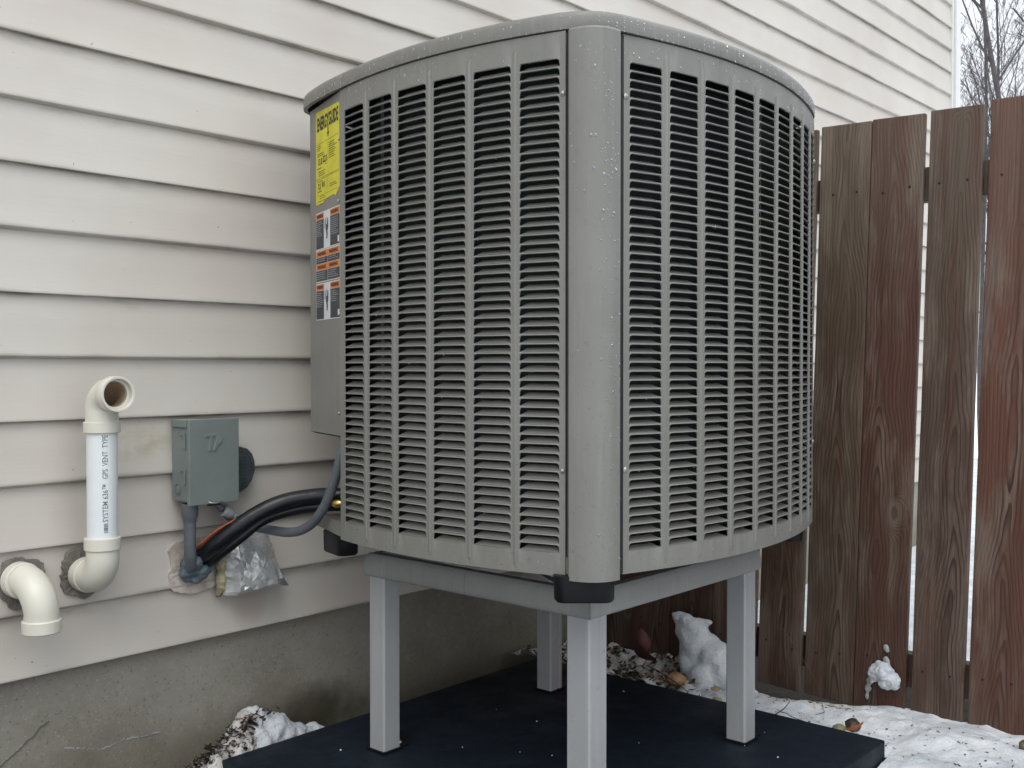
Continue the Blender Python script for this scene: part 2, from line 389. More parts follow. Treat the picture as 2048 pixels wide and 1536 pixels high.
# ================================================================== house
WY = 2.150
house = thing('house', 'house wall of warm grey horizontal vinyl siding above a concrete foundation', 'house', (0, WY, -.66))
PITCHZ = .1312; Z0 = -.634; XR = 6.34; XL = -3.0
nx = 110; NPL = 34
for c in range(NPL):
    z0 = Z0 + c*PITCHZ; rnd = random.Random(c)
    if c % 2:   prof = [(.0150, PITCHZ+.006, 1.03), (.0125, PITCHZ-.002, .985), (.006, PITCHZ*.5, .5), (.0010, .007, .055), (0, .0035, .03), (.0008, .0008, .01), (.006, -.0022, -.02), (.0150, -.0045, -.04)]
    else:       prof = [(.0160, PITCHZ+.006, 1.03), (.0140, PITCHZ-.002, .985), (.007, PITCHZ*.5, .5), (.0010, .006, .05), (0, .0030, .025), (.0006, .0004, .005), (.0030, -.0004, 0), (.0160, .0015, -.02)]
    vs = []; uvs = []
    for i in range(nx+1):
        X = XL + (XR-XL)*i/nx
        for (dy, dz, v) in prof:
            wv_ = .0012*nz3(X*1.4, z0*3, c*7.7) + .0006*nz3(X*5, c*3.1, 2)
            lip = .0016*nz3(X*.7, c*5.3, 9) if dz < .02 else (.0016*nz3(X*.7, (c+1)*5.3, 9) if dz > .1 else 0)
            vs.append((X, WY+dy+wv_, z0+dz+lip)); uvs.append((X, v))
    m = len(prof); fs = [(i*m+j, i*m+j+1, (i+1)*m+j+1, (i+1)*m+j) for i in range(nx) for j in range(m-1)]
    me = bpy.data.meshes.new('siding_plank'); me.from_pydata(vs, [], fs)
    ul = me.uv_layers.new(name='UVMap')
    for lp in me.loops: ul.data[lp.index].uv = uvs[lp.vertex_index]
    me.polygons.foreach_set('use_smooth', [True]*len(me.polygons)); me.set_sharp_from_angle(angle=R(40))
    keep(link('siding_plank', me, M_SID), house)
mb = MB(); mb.box(XL, XR+.02, WY+.0185, 9, Z0+.004, Z0+NPL*PITCHZ+.1); keep(mb.obj('wall_core', M_TRIM), house)
mb = MB(); mb.box(XL-.3, XR+.35, WY-.35, 9.3, Z0+NPL*PITCHZ+.101, Z0+NPL*PITCHZ+.25); keep(mb.obj('roof_slab', M_TRIM), house)
nxx, nzz = 260, 26
vs = [(XL+(XR-XL)*i/nxx, WY+.024+.0022*nz3(XL+(XR-XL)*i/nxx, 0, -.630-.6*j/nzz, 5)+.001*nz3(XL+(XR-XL)*i/nxx, 4, -.630-.6*j/nzz, 22), -.630-.6*j/nzz) for j in range(nzz+1) for i in range(nxx+1)]
fs = [(j*(nxx+1)+i, (j+1)*(nxx+1)+i, (j+1)*(nxx+1)+i+1, j*(nxx+1)+i+1) for j in range(nzz) for i in range(nxx)]
me = bpy.data.meshes.new('foundation'); me.from_pydata(vs, [], fs); me.polygons.foreach_set('use_smooth', [True]*len(fs))
keep(link('foundation', me, M_CON), house)
mb = MB()        # outside corner trim: channel beside the planks, post face proud of them
H1 = Z0+NPL*PITCHZ
mb.box(XR-.022, XR-.002, WY-.004, WY+.014, Z0-.01, H1); mb.box(XR, XR+.075, WY-.018, WY+.012, Z0-.01, H1)
keep(mb.obj('corner_trim', M_TRIM, bevel=.003), house)
# pale calcite crack on the foundation
random.seed(3); mb = MB(); pts = []
cr = [(1.02, -.807), (1.06, -.818), (1.098, -.832), (1.13, -.829), (1.156, -.824), (1.20, -.830), (1.245, -.833)]
for a, b in zip(cr, cr[1:]):
    for t in [q/9 for q in range(9)]: pts.append((a[0]+(b[0]-a[0])*t, a[1]+(b[1]-a[1])*t+random.uniform(-.0016, .0016)))
for i in range(len(pts)-1):
    wd = random.uniform(.0005, .0010)*(1.15+.7*math.sin(i*.37)); a, b = pts[i], pts[i+1]
    if random.random() < .16: continue
    mb.add([(a[0], WY+.0225, a[1]-wd), (b[0], WY+.0225, b[1]-wd), (b[0], WY+.0225, b[1]+wd), (a[0], WY+.0225, a[1]+wd), (a[0], WY+.026, a[1]-wd), (b[0], WY+.026, b[1]-wd), (b[0], WY+.026, b[1]+wd), (a[0], WY+.026, a[1]+wd)], [(0, 1, 2, 3), (0, 4, 5, 1), (3, 2, 6, 7)])
keep(mb.obj('mineral_crack', M_CONN), house)
M_HAIR = simple('crack_dirt', (.10, .095, .08), .9)
mb = MB(); px_, pz_ = .872, -.820
while px_ < .985:
    nx_, nz_ = px_+.004, pz_+.0022+random.uniform(-.0025, .0028); w_ = random.uniform(.0002, .0006)
    mb.add([(px_, WY+.0218, pz_-w_), (nx_, WY+.0218, nz_-w_), (nx_, WY+.0218, nz_+w_), (px_, WY+.0218, pz_+w_), (px_, WY+.027, pz_-w_), (nx_, WY+.027, nz_-w_), (nx_, WY+.027, nz_+w_), (px_, WY+.027, pz_+w_)], [(0, 1, 2, 3), (0, 4, 5, 1), (3, 2, 6, 7)]); px_, pz_ = nx_, nz_
keep(mb.obj('hairline_crack', M_HAIR), house)
# ragged openings cut in the siding round the pipes, tan patch round the line set
def ragged(cx, cz, rx, rz, seed, mat, name, y=WY-.0015, thick=.012, jag=.16, parent=None, sq=0):
    rn = random.Random(seed); n = 54; mb = MB()
    pts = []
    for i in range(n):
        a = 2*math.pi*i/n; r = 1+jag*1.5*noise.noise(Vector((math.cos(a)*1.7, math.sin(a)*1.7, seed)))+rn.uniform(-jag, jag)*.25
        ca, sa = math.cos(a), math.sin(a)
        if sq: k_ = 1/(abs(ca)**sq+abs(sa)**sq)**(1/sq); r *= k_
        pts.append((cx+rx*r*ca, cz+rz*r*sa))
    inn = [(cx+(p[0]-cx)*.72, cz+(p[1]-cz)*.72) for p in pts]
    vs = [(p[0], y+thick, p[1]) for p in pts]+[(p[0], y, p[1]) for p in pts]+[(p[0], y+.001+rn.uniform(0, .002), p[1]) for p in inn]+[(cx, y+.002, cz)]
    fs = [(i, (i+1) % n, n+(i+1) % n, n+i) for i in range(n)]+[(n+i, n+(i+1) % n, 2*n+(i+1) % n, 2*n+i) for i in range(n)]+[(2*n+i, 2*n+(i+1) % n, 3*n) for i in range(n)]
    mb.add(vs, fs); return keep(mb.obj(name, mat), parent or house)
ragged(1.057, -.436, .056, .052, 5, M_HOLE, 'sealed_opening', y=WY-.004)
ragged(.925, -.437, .052, .050, 8, M_HOLE, 'sealed_opening', y=WY-.004)
M_TAN = simple("tan_caulk", (.50, .44, .385), .8, var=.25, sc=45, bump=.002, bsc=70)
ragged(1.318, -.458, .062, .060, 12, M_TAN, 'caulk_patch', y=WY+.0005, jag=.12, sq=5)

# ================================================================== pvc vent pipes
def ring(mb, c, ax, r, w, bore=None, lip=.0015):
    """collar; centred at c, along ax, width w"""
    bore = bore or r-.006
    mb.lathe([(bore, -w/2), (r-lip, -w/2), (r, -w/2+lip), (r, w/2-lip), (r-lip, w/2), (bore, w/2)], c, ax, 40)
PX, PY, PR = 1.052, 2.062, .0305
vp = thing('vent_pipe', 'tall white vent pipe rising from the wall to an open elbow', 'pipe', (PX, WY, -.43), 'plastic vent pipes')
mb = MB(); mb.tube([(PX, PY, z) for z in (-.356, -.3, -.2, -.13)], PR, 40, cap=False)
keep(mb.obj('straight_pipe', M_PIPE, smooth=40), vp)
mb = MB(); ring(mb, (PX, PY, -.123), (0, 0, 1), .0365, .023, .030); keep(mb.obj('collar', M_ELB, smooth=30), vp)
mb = MB(); ring(mb, (PX, PY, -.363), (0, 0, 1), .0365, .026, .030); keep(mb.obj('collar', M_ELB, smooth=30), vp)
# lower elbow: from the wall out and up
def arc(c, r, a0, a1, n=14): return [(PX, c[0]+r*math.cos(a0+(a1-a0)*i/n), c[1]+r*math.sin(a0+(a1-a0)*i/n)) for i in range(n+1)]
rr = .046
path = [(PX, WY+.03, -.437)] + [(PX, PY+rr - rr*math.sin(t), -.437+rr-rr*math.cos(t)) for t in [i*math.pi/2/14 for i in range(15)]] + [(PX, PY, -.372)]
mb = MB(); mb.tube(path, PR+.0025, 40, cap=False); keep(mb.obj('lower_elbow', M_ELB, smooth=40), vp)
mb = MB(); ring(mb, (PX, WY-.022, -.437), (0, 1, 0), .0365, .026, .030); keep(mb.obj('collar', M_ELB, smooth=30), vp)
# upper elbow facing away from the wall
HZ = -.054; rr = .036
path = [(PX, PY, -.118)] + [(PX, PY-rr+rr*math.cos(t), HZ-rr+rr*math.sin(t)) for t in [i*math.pi/2/14 for i in range(15)]] + [(PX, 2.012, HZ)]
mb = MB(); mb.tube(path, PR+.0022, 40, cap=False); keep(mb.obj('upper_elbow', M_ELB, smooth=40), vp)
mb = MB(); mb.lathe([(PR+.001, .032), (.0345, .030), (.0365, .026), (.0368, .004), (.0355, 0), (.0318, 0), (.0305, .0015), (.0300, .014), (.0262, .0145), (.0255, .020)], (PX, 1.992, HZ), (0, 1, 0), 48)
keep(mb.obj('socket', M_ELB, smooth=35), vp)
mb = MB(); mb.tube([(p[0], p[1], p[2]) for p in reversed(path)][1:], [.0258]*(len(path)-1), 32, cap=False); mb.lathe([(.0258, 0), (.0258, .03)], (PX, 2.008, HZ), (0, 1, 0), 32)
keep(mb.obj('bore', M_INNER, smooth=40), vp)
def wrap_text(txt, size, zstart, ang0, mat, name, parent, bold=0, spacing=1.0):
    vs, fs = text_poly(txt, size, bold, spacing=spacing); out = []
    for v in vs:      # reads upwards: text x -> +z, text y -> round the pipe towards the left
        a = ang0 - v.y*1.2/PR; out.append((PX+(PR+.0004)*math.cos(a), PY+(PR+.0004)*math.sin(a), zstart+v.x))
    mb = MB(); mb.add(out, fs); return keep(mb.obj(name, mat, recalc=False), parent)
A0 = R(-97)
wrap_text("SYSTEM 636\u2122", .0125, -.316, A0, M_INK, 'printed_text', vp, .0001, 1.02)
wrap_text("GPS  VENT  TYPE BH  C", .0125, -.228, A0, M_INK, 'printed_text', vp, .0001, .96)
mb = MB(); random.seed(2); zc = -.338
while zc < -.320:
    h = random.choice((.0006, .0010, .0016)); 
    vs = []
    for a in (0, .004, .008):
        for zz in (zc, zc+h): t = A0-a/PR; vs.append((PX+(PR+.0004)*math.cos(t), PY+(PR+.0004)*math.sin(t), zz))
    mb.add(vs, [(0, 1, 3, 2), (2, 3, 5, 4)]); zc += h+random.choice((.0006, .0010))
keep(mb.obj('printed_barcode', simple("blue_ink", (.10, .17, .28), .6), recalc=False), vp)

ve = thing('vent_elbow', 'short white vent elbow leaving the wall and turning down', 'pipe', (.925, WY, -.43), 'plastic vent pipes')
EX = .925
rr = .058; EY = 2.062; EZ = -.428
path = [(EX-.012, WY+.03, EZ), (EX-.010, WY-.015, EZ)] + [(EX-.008+.008*i/14, EY+rr-.03-(rr)*math.sin(t)+.03, EZ-rr+rr*math.cos(t)) for i, t in enumerate([i*math.pi/2/14 for i in range(15)])] + [(EX, EY, -.500)]
path = [(a, b, c) for a, b, c in path]
mb = MB(); mb.tube(path, PR+.0025, 40, cap=False); keep(mb.obj('elbow', M_ELB, smooth=40), ve)
mb = MB(); ring(mb, (EX-.011, WY-.022, EZ), (0, 1, 0), .0365, .026, .030); keep(mb.obj('collar', M_ELB, smooth=30), ve)
mb = MB(); mb.lathe([(.0315, -.013), (.0350, -.013), (.0368, -.011), (.0368, .011), (.0350, .013), (.031, .013)], (EX, EY, -.511), (0, 0, 1), 48, closed=False)
keep(mb.obj('socket', M_ELB, smooth=35), ve)
mb = MB(); mb.lathe([(.0315, -.013), (.0300, .0), (.026, .001), (.0255, .03)], (EX, EY, -.511), (0, 0, 1), 32); keep(mb.obj('bore', M_INNER, smooth=40), ve)

# ================================================================== disconnect box
bx = thing('disconnect_box', 'grey green electrical disconnect box screwed to the siding', 'electrical box', (1.32, WY, -.31))
BX0, BX1, BY0, BY1, BZ0, BZ1 = 1.262, 1.388, 2.072, WY-.001, -.309, -.116
mb = MB(); mb.box(BX0, BX1-.006, BY0+.012, BY1, BZ0+.008, BZ1-.004); keep(mb.obj('box_body', M_BOX, bevel=.002), bx)
mb = MB(); mb.box(BX0-.003, BX1, BY0, BY0+.0105, BZ0, BZ1); keep(mb.obj('front_cover', M_BOX, bevel=.0022), bx)
mb = MB(); mb.box(BX0-.005, BX0+.05, BY0+.0125, BY1-.004, BZ1-.018, BZ1-.001); keep(mb.obj('rain_flange', M_BOX, bevel=.002), bx)
for zc in (-.165, -.245):
    mb = MB(); mb.box(BX0-.004, BX0-.0005, BY0+.018, BY0+.024, zc-.017, zc+.017); mb.box(BX0-.0025, BX0-.0003, BY0+.024, BY0+.04, zc+.012, zc+.017)
    keep(mb.obj('hinge_tab', M_BOX, bevel=.0008), bx)
mb = MB(); mb.lathe([(.0, .0022), (.007, .0022), (.0085, .0012), (.0085, 0)], (BX0-.0002, BY0+.052, -.275), (-1, 0, 0), 24)
mb.lathe([(.0125, .0), (.0125, .0015), (.0140, .0015), (.0140, 0)], (BX0-.0002, BY0+.052, -.275), (-1, 0, 0), 24)
keep(mb.obj('knockout', M_BOX, smooth=30), bx)
# embossed maker's mark: slanted T joined to a P
def outline(pts, y0, y1, name, mat, parent, bevel=.0006, fx=lambda p: p):
    mb = MB(); n = len(pts)
    mb.add([(p[0], y0, p[1]) for p in pts]+[(p[0], y1, p[1]) for p in pts], [tuple(range(n))]+[tuple(range(2*n-1, n-1, -1))]+[(i, n+i, n+(i+1) % n, (i+1) % n) for i in range(n)])
    return keep(mb.obj(name, mat, bevel=bevel, segs=1), parent)
lx, lz, s_ = 1.300, -.1500, .001
def G(l): return [(lx+a*s_, lz+b*s_) for a, b in l]
outline(G([(0, 0), (25, 0), (24, -6), (17, -6), (14.5, -38), (7, -38), (10, -6), (-1, -6)]), BY0-.0030, BY0+.002, 'embossed_letter', M_BOX, bx)
outline(G([(29, 0), (37, -1), (42, -5), (43.5, -12), (41, -19), (35, -24), (30, -26), (26, -38), (18, -38), (27, -12)]), BY0-.0030, BY0+.002, 'embossed_letter', M_BOX, bx)
mb = MB(); mb.tube([(1.307, BY0-.001, -.3035), (1.311, BY0-.006, -.3055), (1.325, BY0-.007, -.3065), (1.338, BY0-.006, -.3045), (1.340, BY0-.001, -.302)], .0016, 8); keep(mb.obj('latch_hasp', M_SCREW, smooth=60), bx)
mb = MB(); mb.box(1.309, 1.338, BY0+.0003, BY0+.0102, BZ0-.0035, BZ0-.0002); keep(mb.obj('latch_slot', M_BLACK), bx)
# pull-out handle plate behind the box on its right
pts = [(1.389, -.188), (1.430, -.188), (1.450, -.194), (1.463, -.207), (1.470, -.225), (1.471, -.246), (1.464, -.268), (1.450, -.286), (1.430, -.297), (1.389, -.300)]
outline(pts, 2.128, 2.137, 'side_plate', M_TAG, bx, bevel=.002)
inn = [(1.396+(p[0]-1.389)*.80, -.245+(p[1]+.245)*.82) for p in pts]
mb = MB(); loop = [Vector((a, 2.1275, b)) for a, b in inn]; mb.tube(loop+[loop[0]], .0012, 6); keep(mb.obj('plate_rim', M_TAG, smooth=60), bx)
mb = MB()
for r_ in range(9):
    zz = -.212-r_*.0085; xx = 1.408; random.seed(r_)
    while xx < 1.446:
        l = random.uniform(.002, .006); mb.box(xx, xx+l, 2.1262, 2.1285, zz-.0016, zz+.0016); xx += l+.0016
keep(mb.obj('raised_lettering', M_TAG), bx)
# conduit out of the bottom left and a small connector on the right
mb = MB(); mb.lathe([(.012, .045), (.018, .045), (.0185, .040), (.0185, .018), (.016, .012), (.0135, 0), (.0125, 0)], (1.282, 2.108, -.352), (0, 0, 1), 28)
keep(mb.obj('conduit_hub', M_CABLE, smooth=30), bx)
mb = MB(); mb.tube(catmull([(1.282, 2.108, -.33), (1.282, 2.108, -.36), (1.2825, 2.109, -.40), (1.285, 2.112, -.43), (1.292, 2.125, -.455), (1.30, 2.17, -.462)]), .0135, 24)
keep(mb.obj('rigid_conduit', M_CABLE, smooth=60), bx)
mb = MB(); mb.tube([(1.350, 2.115, -.300), (1.355, 2.112, -.317), (1.366, 2.108, -.329)], .0085, 16); keep(mb.obj('threaded_stub', M_CABLE, smooth=60), bx)
mb = MB(); mb.lathe([(.006, -.012), (.013, -.012), (.0155, -.010), (.0155, -.005), (.0135, -.004), (.0135, .006), (.0115, .012), (.009, .016), (.009, .022)], (1.376, 2.103, -.336), (.86, -.1, -.5), 20)
keep(mb.obj('conduit_nut', M_CONN, smooth=30), bx)

# ================================================================== lines into the wall
wh = [(1.371, 2.106, -.332), (1.392, 2.115, -.350), (1.422, 2.112, -.368), (1.452, 2.075, -.380), (1.475, 2.00, -.384), (1.482, 1.94, -.366), (1.482, 1.885, -.322), (1.483, 1.848, -.262), (1.483, 1.822, -.200), (1.488, 1.812, -.146)]
o = MB(); o.tube(catmull(wh, 8), .0112, 20); o = o.obj('flexible_conduit', M_CABLE, smooth=60)
tag(o, 'grey flexible conduit looping from the box up to the air conditioner', 'conduit')
ls = thing('line_set', 'pair of black foam insulated refrigerant pipes curving out of the wall', 'pipe', (1.33, 2.15, -.44))
l1 = [(1.331, 2.19, -.440), (1.326, 2.13, -.432), (1.334, 2.09, -.407), (1.362, 2.055, -.370), (1.408, 2.02, -.332), (1.456, 1.985, -.308), (1.502, 1.93, -.296), (1.538, 1.87, -.294), (1.60, 1.83, -.294)]
P1 = catmull(l1, 10); mb = MB(); mb.tube(P1, [.0205-.0022*min(1, i_/40)+.0006*nz3(p.x*20, p.y*20, 1) for i_, p in enumerate(P1)], 26); keep(mb.obj('suction_line', M_INS, smooth=60), ls)
l2 = [(1.345, 2.19, -.455), (1.342, 2.13, -.452), (1.352, 2.095, -.428), (1.384, 2.065, -.392), (1.432, 2.035, -.352), (1.482, 1.985, -.330), (1.520, 1.92, -.320), (1.545, 1.875, -.317), (1.60, 1.84, -.317)]
P2 = catmull(l2, 10); mb = MB(); mb.tube(P2, [.0135+.0008*nz3(p.x*20, p.y*20, 5) for p in P2], 22); keep(mb.obj('liquid_line', M_INS, smooth=60), ls)
mb = MB()
for dx in (0, .006):
    mb.tube(catmull([(1.298+dx, 2.14, -.425), (1.302+dx, 2.105, -.405), (1.329+dx, 2.074, -.370), (1.368+dx, 2.045, -.343), (1.405+dx, 2.03, -.326), (1.43+dx, 2.022, -.325)], 6), .0022, 8)
keep(mb.obj('control_wire', M_COP, smooth=60), ls)
mb = MB(); mb.lathe([(0, -.012), (.006, -.012), (.0095, -.006), (.0095, .006), (.006, .012), (0, .012)], (1.487, 1.838, -.304), (.3, -1, .1), 14); keep(mb.obj('brass_valve_cap', M_BRASS, smooth=50), ls)

def blob(name, mat, balls, voxel, amp, scale, parent=None, seed=0, squash=None, amp2=0, scale2=60, smooth=3):
    """union of ellipsoids, remeshed into one skin and roughened"""
    bm = bmesh.new()
    for b in balls:
        c, r = Vector(b[:3]), b[3]; sx = b[4] if len(b) > 4 else 1; sy = b[5] if len(b) > 5 else 1; sz = b[6] if len(b) > 6 else 1
        bmesh.ops.create_icosphere(bm, subdivisions=3, radius=r, matrix=Matrix.Translation(c) @ Matrix.Diagonal((sx, sy, sz, 1)))
    me = bpy.data.meshes.new(name); bm.to_mesh(me); bm.free()
    ob = bpy.data.objects.new('tmp', me); COL.objects.link(ob)
    md = ob.modifiers.new('r', 'REMESH'); md.mode = 'VOXEL'; md.voxel_size = voxel
    dg = bpy.context.evaluated_depsgraph_get(); m2 = bpy.data.meshes.new_from_object(ob.evaluated_get(dg))
    bpy.data.objects.remove(ob)
    bm = bmesh.new(); bm.from_mesh(m2)
    for _ in range(smooth): bmesh.ops.smooth_vert(bm, verts=bm.verts, factor=.5, use_axis_x=True, use_axis_y=True, use_axis_z=True)
    bm.normal_update()
    for v in bm.verts:
        p = v.co*scale; d = noise.noise(p+Vector((seed, 0, 0)))*amp + noise.noise(v.co*scale2+Vector((0, seed, 0)))*amp2
        v.co += v.normal*d
    bm.to_mesh(m2); bm.free(); m2.name = name
    m2.polygons.foreach_set('use_smooth', [True]*len(m2.polygons)); m2.materials.clear()
    o = link(name, m2, mat)
    if parent: keep(o, parent)
    return o
blob('wall_sealant', M_PUTTY, [(1.300, 2.135, -.452, .024), (1.322, 2.13, -.470, .020), (1.287, 2.138, -.470, .014), (1.312, 2.135, -.486, .013), (1.342, 2.137, -.462, .017), (1.305, 2.12, -.445, .016), (1.292, 2.14, -.482, .008)], .003, .005, 60, ls, 3, amp2=.002, scale2=150)

# crumpled foil patch
fp = thing('foil_patch', 'crumpled silver foil tape bulging from the siding below the black pipes', 'foil', (1.45, WY, -.47))
cor = dict(tl=(1.392, -.418), tr=(1.512, -.403), br=(1.556, -.528), bl=(1.378, -.536))
random.seed(11); n = 15; m = 13; vs = []
seeds = [(random.random(), random.random(), random.uniform(-1, 1), random.uniform(-1, 1), random.uniform(-.5, .5)) for _ in range(11)]
for j in range(m+1):
    for i in range(n+1):
        u, v = i/n, j/m
        X = (cor['tl'][0]*(1-u)+cor['tr'][0]*u)*(1-v)+(cor['bl'][0]*(1-u)+cor['br'][0]*u)*v
        Z = (cor['tl'][1]*(1-u)+cor['tr'][1]*u)*(1-v)+(cor['bl'][1]*(1-u)+cor['br'][1]*u)*v
        bul = .012 + .050*min(1, u/.14)*min(1, (1-u)/.25)*min(1, .25+v*1.3)
        if v > .99: bul *= .75
        # piecewise planar creases
        s1 = min(seeds, key=lambda s: (s[0]-u)**2+(s[1]-v)**2)
        cr_ = .009*((u-s1[0])*s1[2]*3+(v-s1[1])*s1[3]*3)+.003*s1[4]
        edge = min(u, 1-u, v, 1-v); X += .0015*random.uniform(-1, 1); Z += .0015*random.uniform(-1, 1)
        vs.append((X, WY-bul-cr_+.0004*random.uniform(-1, 1), Z))
fs = []
for j in range(m):
    for i in range(n):
        a, b, c, d = j*(n+1)+i, j*(n+1)+i+1, (j+1)*(n+1)+i+1, (j+1)*(n+1)+i
        fs += [(a, b, c), (a, c, d)] if (i*7+j*3) % 2 else [(a, b, d), (b, c, d)]
bcount = len(vs)
edge_idx = [i for i in range(n+1)]+[j*(n+1)+n for j in range(1, m+1)]+[m*(n+1)+i for i in range(n-1, -1, -1)]+[j*(n+1) for j in range(m-1, 0, -1)]
for e in edge_idx: vs.append((vs[e][0]*.94+1.46*.06, WY+.004, vs[e][2]*.94-.47*.06))
ne = len(edge_idx)
for q in range(ne): fs.append((edge_idx[q], edge_idx[(q+1) % ne], bcount+(q+1) % ne, bcount+q))
mb = MB(); mb.add(vs, fs); keep(mb.obj('foil_sheet', M_FOIL), fp)
mb = MB(); mb.add([(1.520, 2.125, -.470), (1.566, 2.125, -.540), (1.536, 2.11, -.534), (1.505, 2.105, -.515), (1.530, 2.098, -.512)], [(0, 4, 3), (0, 1, 4), (1, 2, 4), (4, 2, 3)]); keep(mb.obj('folded_corner', M_FOIL, recalc=False), fp)
blob('yellowed_foam', M_FOAM, [(1.386, 2.138, -.440, .012), (1.382, 2.136, -.456, .012), (1.380, 2.135, -.472, .0115), (1.379, 2.134, -.488, .011), (1.378, 2.133, -.503, .011), (1.377, 2.133, -.518, .011), (1.376, 2.136, -.531, .009)], .0025, .005, 70, fp, 9, amp2=.003, scale2=160)

# ================================================================== plastic pad and stand
mb = MB(); mb.box(1.302, 2.404, .960, 2.018, -.962, -.873)
o = mb.obj('equipment_pad', M_PAD, bevel=.006, segs=3, smooth=50); tag(o, 'dark navy plastic equipment pad lying on the snowy ground', 'pad')
stand = thing('equipment_stand', 'light grey metal stand with four square legs on the dark pad', 'stand', (1.865, 1.49, -.873))
LX = (1.588, 2.180); LY = (1.215, 1.795); LW = .0255; ZR0, ZR1 = -.4745, -.4225
def leg(cx, cy, ch):
    mb = MB(); c = .004; w_ = LW if ch != 'f' else .0285
    base = [(-w_, -w_+c), (-w_+c, -w_), (w_-c, -w_), (w_, -w_+c), (w_, w_-c), (w_-c, w_), (-w_+c, w_), (-w_, w_-c)]
    if ch == 'back':    # groove down the face turned to the pad's middle
        base = [(-w_, -w_+c), (-w_+c, -w_), (.001, -w_), (.0035, -w_+.004), (.008, -w_+.004), (.0105, -w_), (w_-c, -w_), (w_, -w_+c), (w_, w_-c), (w_-c, w_), (-w_+c, w_), (-w_, w_-c)]
    n = len(base); vs = [(cx+a, cy+b, z) for z in (-.868, ZR0+.004) for a, b in base]
    mb.add(vs, [(i, (i+1) % n, n+(i+1) % n, n+i) for i in range(n)]+[tuple(range(n))[::-1]])
    keep(mb.obj('leg', M_LEG, smooth=35), stand)
    mb = MB(); mb.box(cx-w_-.004, cx+w_+.004, cy-w_-.004, cy+w_+.004, -.8728, -.8675); 
    sx = .062; mb.box(cx+w_+.0045, cx+w_+.03, cy-.022, cy+.018, -.8726, -.8695)
    keep(mb.obj('foot_plate', M_BLACK, bevel=.001), stand)
    mb = MB(); mb.lathe([(0, .006), (.003, .0055), (.005, .003), (.0055, 0)], (cx+w_+.018, cy-.002, -.8695), (0, 0, 1), 10); keep(mb.obj('anchor_bolt', M_SCREW, smooth=60), stand)
leg(LX[0], LY[0], 'f'); leg(LX[0], LY[1], 'l'); leg(LX[1], LY[1], 'back'); leg(LX[1], LY[0], 'r')
# rail ring with a softly bulged outer face, in lengths with a butt joint
def rail(p0, p1, outn, m0, m1, name='rail'):
    """profile swept p0->p1; outn = outward normal; m0/m1 mitre amounts at the ends"""
    prof = [(-.020, ZR0), (.002, ZR0), (.0050, ZR0+.002), (.0072, ZR0+.006), (.0085, ZR0+.016), (.0076, ZR0+.030), (.0052, ZR0+.042), (.0025, ZR1-.004), (-.001, ZR1), (-.020, ZR1)]
    d = (Vector(p1)-Vector(p0)).normalized(); o_ = Vector(outn); vs = []
    for (pt, sgn, mm) in ((p0, -1, m0), (p1, 1, m1)):
        for a, z in prof: q = Vector(pt)+o_*a+d*sgn*mm*a; vs.append((q.x, q.y, z))
    m = len(prof); mb = MB()
    mb.add(vs, [(i, (i+1) % m, m+(i+1) % m, m+i) for i in range(m)]+[tuple(range(m))[::-1], tuple(range(m, 2*m))])
    keep(mb.obj(name, M_RAIL, smooth=35), stand)
ox0, ox1, oy0, oy1 = LX[0]-LW, LX[1]+LW, LY[0]-LW, LY[1]+LW
g_ = .0006
rail((ox0, oy0+g_, 0), (ox0, 1.5095, 0), (-1, 0, 0), 1, 0)
rail((ox0, 1.5105, 0), (ox0, oy1, 0), (-1, 0, 0), 0, 1)
rail((ox0+g_, oy0, 0), (ox1, oy0, 0), (0, -1, 0), 1, 1)
rail((ox1, oy0+g_, 0), (ox1, oy1, 0), (1, 0, 0), 1, 1)
rail((ox0+g_, oy1, 0), (ox1-g_, oy1, 0), (0, 1, 0), 1, 1)

# ================================================================== air conditioner
ZB, ZT = -.377, .603
ac = thing('air_conditioner', 'large grey outdoor air conditioner with bowed louvered sides on a metal stand', 'air conditioner', (1.94, 1.56, ZB))
def fL(u): return Vector((1.423+.45*(u-1.5)**2, u))
def fR(u): return Vector((u, 1.050+.42*(u-1.93)**2))
def fF(u): return Vector((2.487-.45*(u-1.56)**2, u))      # far side
def fB(u): return Vector((u, 2.078-.42*(u-1.93)**2))      # side facing the wall
def tan(f, u): return (f(u+.001)-f(u-.001)).normalized()
COLS_L = [(a_-.0005, b_+.0005) for a_, b_ in ((1.1850, 1.2655), (1.2818, 1.3665), (1.3835, 1.4670), (1.4845, 1.5710), (1.5890, 1.6725), (1.6910, 1.7765))]
COLS_R = [(a_-.0008, b_+.0008) for a_, b_ in ((1.5695, 1.646), (1.6645, 1.742), (1.761, 1.839), (1.857, 1.934), (1.953, 2.030), (2.048, 2.122), (2.140, 2.212), (2.230, 2.300), (2.318, 2.386))]
NR = 54; SZ0, SZ1 = -.336, .557; SP = (SZ1-SZ0)/NR; LIP = .0031
MAXS = 300; slat_count = {}
